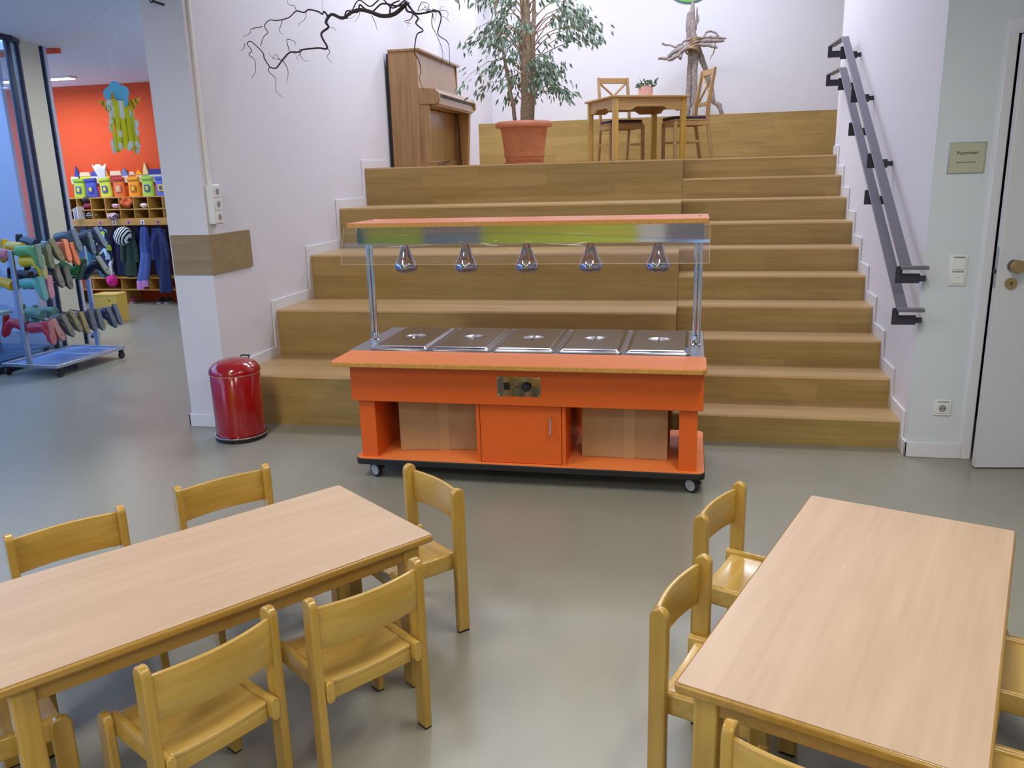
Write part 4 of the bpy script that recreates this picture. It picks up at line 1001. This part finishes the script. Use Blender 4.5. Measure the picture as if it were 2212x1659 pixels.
# outside: deck and a pale house wall, blue daylight put into both colours
struct(box('wall_outside', mat('render_sky_tint', '9CB4D8', .9), (-7.0, -9.5, 0, -6.9, 2.9, 2.4)))
dk = MB()
for k in range(34): dk.box(-6.85, -2.2+k*.15, .01, -3.3 if k < 28 else -3.35, -2.065+k*.15, .035)
tag(dk.build('outdoor_deck', mat('deck_sky_tint', '3C5A78', .7), None, .004), 'timber deck, coloured blue for the sky light, outside the glazing behind the boot rack', 'deck')
g = thing('deck_step', 'low pale bench of two planks outside the glass behind the boots', 'bench', (-4.4, 1.6, .035))
MB().box(-.9, -.1, .38, .9, .1, .41).build('plank', pc('A8B08C'), g, .003); MB().box(-.9, .12, .38, .9, .3, .41).build('plank', pc('A8B08C'), g, .003)
for x in (-.7, .7): MB().box(x-.03, -.08, 0, x+.03, .28, .38).build('leg', pc('50607A'), g, .003)

# ---------------------------------------------------- boot rack
ax = Vector((.0551, .9985, 0)); nx = Vector((.9985, -.0551, 0)); O = Vector((-2.609, 1.051, 0))
rkz = math.atan2(ax.y, ax.x)-PI/2
rk = thing('boot_rack', 'aluminium boot rack on castors standing in front of the glazing', 'rack', O, rkz)
RL = .82; RW = .30
b = MB(); b.box(-RW, -.015, .085, RW, .015, .115); b.box(-RW, RL-.015, .085, RW, RL+.015, .115); b.box(-RW, .015, .085, -RW+.03, RL-.015, .115); b.box(RW-.03, .015, .085, RW, RL-.015, .115)
b.build('base_frame', STEELD, rk, .003)
MB().box(-RW+.03, .015, .092, RW-.03, RL-.015, .097).build('drip_mesh', mat('drip_tray_blue', '7A9CD0', .5), rk)
for y in (0, RL): MB().box(-.022, y-.013, .115, .022, y+.013, 1.10).build('post', STEELD, rk, .003)
for z in (1.07, .79, .44):
    MB().box(-.012, 0, z-.014, .012, RL, z+.014).build('cross_rail', STEELD, rk, .002)
b = MB()
ROWS = {'t': 1.07, 'm': .79, 'b': .44}
for z in ROWS.values():
    for k in range(7): b.tube([(-.2, .06+k*.115, z+.03), (0, .06+k*.115, z), (.2, .06+k*.115, z+.03)], .006, 6)
b.build('boot_pegs', RAILD, rk)
for x in (-RW+.02, RW-.02):
    for y in (.03, RL-.03):
        c_ = MB().tube([(x-.012, y, .033), (x+.012, y, .033)], .033, 18).build('castor', BLACK, rk, .003)
        MB().box(x-.018, y-.015, .045, x+.018, y+.015, .085).build('fork', BLACK, c_, .002)
def boot(lab, t, side, z, col, sole, tilt=0, L_=.17, pitch=12, spin=0):
    """shaft lies along the peg, sole faces outwards, toe hangs down"""
    p = O+ax*t+nx*side*.05; 
    g = thing('rubber_boot', lab, 'boot', (p.x, p.y, z), 0, 'rubber boots on the rack')
    M = Matrix.Rotation(rkz, 4, 'Z') @ Matrix.Rotation(0 if side > 0 else PI, 4, 'Z') @ Matrix.Rotation(math.radians(-pitch), 4, 'Y') @ Matrix.Rotation(math.radians(tilt), 4, 'X') @ Matrix.Rotation(math.radians(spin), 4, 'Z')
    g.rotation_euler = M.to_euler()
    b = MB(); b.tube([(.0, 0, 0), (.03, 0, 0), (L_*.55, 0, 0), (L_*.85, 0, -.005), (L_+.0, 0, -.035), (L_+.018, 0, -.075), (L_+.022, 0, -.12), (L_+.02, 0, -.145)],
                     [.048, .047, .043, .043, .041, .034, .032, .018], 14); b.build('boot_body', pc(col, .35), g)
    P = [(-.026, .042), (.026, .042), (.031, .01), (.026, -.03), (.032, -.09), (.028, -.14), (.012, -.165), (-.012, -.165), (-.028, -.14), (-.032, -.09), (-.026, -.03), (-.031, .01)]
    b = MB(); b.prism(P, L_+.036, L_+.052, 'x'); b.build('sole', pc(sole, .7), g, .006)
    MB().prism(P, L_+.028, L_+.036, 'x').build('welt', pc(col, .4), g, .003)
    return g
BT = [
 # label, t, side, row z, body, sole
 ('apple green rubber boot lying on the near end of the top row', .04, 1, 1.09, '5FA868', '78907A'),
 ('yellow-toed boot beneath the apple green one', .06, 1, 1.00, 'D8C020', 'A8A070'),
 ('khaki soled boot next to the apple green one', .15, 1, 1.08, '6A7A60', '7A7C5C'),
 ('boot with a muddy olive sole in the top row', .235, 1, 1.08, '5A604A', '807A50'),
 ('boot with a bright orange sole, nearer of the pair', .33, 1, 1.07, 'D87850', 'E08050'),
 ('boot with a bright orange sole, farther of the pair', .405, 1, 1.06, 'D87850', 'DC7A4C'),
 ('slate grey boot standing high behind the orange soles', .48, 1, 1.16, '50606C', '66747A'),
 ('dark boot with a grey sole near the far end of the top row', .62, 1, 1.13, '2E3A4A', '56646E'),
 ('outermost grey soled boot at the far end of the top row', .74, 1, 1.14, '3A4656', '66747C'),
 ('turquoise rubber boot in the middle row', .04, 1, .81, '5AAAA4', '66A09A'),
 ('turquoise boot with a pink sole in the middle row', .11, 1, .80, 'B07888', 'B88088'),
 ('dark boot with a muddy brown sole in the middle row', .20, 1, .86, '38404A', '77705C'),
 ('near-black boot with a cleated brown sole in the middle row', .33, 1, .87, '2A3038', '6E6A5C'),
 ('grass green boot pointing up in the middle row', .47, 1, .92, '3E8A4E', '2E4A3A'),
 ('large black boot with an olive sole at the far end of the middle row', .72, 1, .80, '1E2030', '70786A'),
 ('crimson rubber boot in the bottom row', .03, 1, .43, 'A02840', 'A86868'),
 ('boot with a pinkish sole beside the crimson one', .10, 1, .42, 'A83850', 'AA7C74'),
 ('dark boot with a grey-brown sole at the near bottom row', .19, 1, .42, '404850', '72705E'),
 ('boot with a big muddy sole in the bottom row', .28, 1, .45, '5A5A48', '7E7656'),
 ('boot caked in yellow mud in the bottom row', .38, 1, .41, '6A6248', '8A7E4C'),
 ('slate soled boot in the bottom row, nearer of two', .50, 1, .43, '4A525E', '5E6268'),
 ('slate soled boot in the bottom row, farther of two', .60, 1, .43, '4A525E', '62666A'),
 ('navy boot with a grey sole near the far post', .72, 1, .42, '28305C', '565C68'),
 ('navy boot with a grey sole beyond the far post', .81, 1, .42, '28305C', '5A606A'),
 ('pink rubber boot on the window side of the top row', .02, -1, 1.06, 'C07888', 'A87078'),
 ('yellow boot on the window side of the top row', .18, -1, 1.10, 'D8B830', 'B8A040'),
 ('dark boot sole up on the window side of the top row', .34, -1, 1.12, '2E3C4C', '3A4650'),
 ('pale blue boot on the window side of the top row', .52, -1, 1.08, '88A8B8', '7890A0'),
 ('golden yellow rubber boot on the window side of the middle row', .02, -1, .80, 'D0B020', 'B09820'),
 ('black boot on the window side of the middle row', .22, -1, .85, '15181F', '1C2026'),
 ('second black boot on the window side of the middle row', .38, -1, .85, '15181F', '22262C'),
 ('red rubber boot on the window side of the bottom row', .08, -1, .43, 'A01C30', '8A2838'),
 ('mint green soled boot on the window side of the bottom row', .28, -1, .50, '6A9A88', '86A08C'),
 ('second mint green soled boot on the window side of the bottom row', .42, -1, .50, '6A9A88', '7C988A'),
]
RK = random.Random(2)
for i, (lab, t, s, z, c1, c2) in enumerate(BT):
    kw = {}
    if 'pointing up' in lab: kw = dict(tilt=175, pitch=-25)
    elif 'large black' in lab: kw = dict(L_=.24, pitch=32, spin=-8)
    elif 'apple green' in lab: kw = dict(L_=.16, pitch=4)
    else: kw = dict(tilt=RK.uniform(-12, 12), pitch=RK.uniform(4, 18), spin=RK.uniform(-8, 8))
    boot(lab, t, s, z, c1, c2, **kw)

# ---------------------------------------------------- paper mobile
mo = thing('paper_mobile', 'yellow paper sun mobile with a light blue cloud hanging left of the white wall', 'mobile', (-.82, .3, 2.165))
mo.scale = (1.15, 1.15, 1.15)
MX = mat('mobile_yellow', 'E0E018', .7); MW = mat('mobile_tissue', 'E8EEE4', .8); MC = mat('mobile_cloud', '6CC4E8', .6); MO = mat('mobile_orange', 'F0B820', .7)
P = []
for k in range(72):
    a = 2*PI*k/72; r = .068+.016*abs(math.sin(2.5*a+.6))
    P.append((.008+r*1.05*math.cos(a), .03+r*.95*math.sin(a)))
MB().prism(P, -.030, -.026, 'y').build('cloud', MC, mo)
MB().lathe([(.062, 0), (.062, -.10)], (0, 0.01, -.0), 24).build('paper_ring', MW, mo)
b = MB(); RM = random.Random(9)
for k in range(13):
    a = 2*PI*k/13; x0, y0 = math.cos(a)*.066, .01+math.sin(a)*.066; L_ = RM.uniform(.16, .215)
    def f(u, v, a=a, x0=x0, y0=y0, L_=L_, ph=RM.uniform(0, 6)):
        tx_, ty_ = -math.sin(a), math.cos(a); s = (u-.5)*.026; o_ = .006*math.sin(v*6+ph); q = 1+.10*v
        return (x0*q+tx_*s+math.cos(a)*o_, y0*q+ty_*s+math.sin(a)*o_, -.09-v*L_)
    b.mi = k % 2*0; b.grid(f, 1, 8)
b.build('streamers', MX, mo)
b = MB()
for k in range(34):
    a = RM.uniform(0, 2*PI); z = RM.uniform(-.28, .0); r = .072 if z < -.08 else .068
    x, y = math.cos(a)*r, .01+math.sin(a)*r
    b.blob((x, y, z), (.012, .012, .022), k, .2, 8)
b.build('tissue_scraps', MW, mo)['kind'] = 'stuff'
b = MB()
for k in range(7):
    a = 2*PI*k/7-.5; x, y = math.cos(a)*.063, .01+math.sin(a)*.063
    b.grid(lambda u, v, a=a, x=x, y=y: (x*(1.01)-math.sin(a)*(u-.5)*.03, y*1.01+math.cos(a)*(u-.5)*.03, -.0-v*.1), 1, 2)
b.build('yellow_panels', MX, mo)
for nm, P in (('left', [(-.05, .0), (-.07, -.075), (-.145, .012)]), ('right', [(.05, -.0), (.075, -.07), (.15, .015)]), ('middle', [(-.015, .0), (.018, .0), (.002, .055)])):
    r_ = MB().prism(P, -.058 if nm == 'middle' else -.003, -.055 if nm == 'middle' else .0, 'y').build('sun_ray', MO, mo)
    c0 = Vector(((P[0][0]+P[1][0])/2, (P[0][1]+P[1][1])/2)); tip = Vector(P[2])
    for t in (.3, .6):
        e0 = Vector(P[0]).lerp(tip, t); e1 = Vector(P[1]).lerp(tip, t)
        y = -.060 if nm == 'middle' else -.005
        MB().tube([(e0.x, y, e0.y), (e1.x, y, e1.y)], .002, 5).build('black_stripe', BLACK, r_)
b = MB()
J = (-.02, 0, .285)
for x in (-.045, 0, .04): b.tube([(x, .0, .09), J], .0012, 5)
b.tube([J, (.06, .0, .40), (.19, .02, .645)], .002, 5); b.tube([J, (-.22, .1, .28)], .0008, 4); b.tube([(.045, 0, .37), (.05, 0, .32)], .002, 5)
b.build('strings', mat('string_white', 'E8ECF4', .8), mo)
tag(MB().tube([(-.15, -.2, 2.672), (-.34, -.17, 2.71), (-1.0, .6, 2.84), (-1.9, 1.5, 2.90)], .0012, 4).build('tension_wire', GREYP), 'thin wire running from the eye screw across the passage', 'wire')
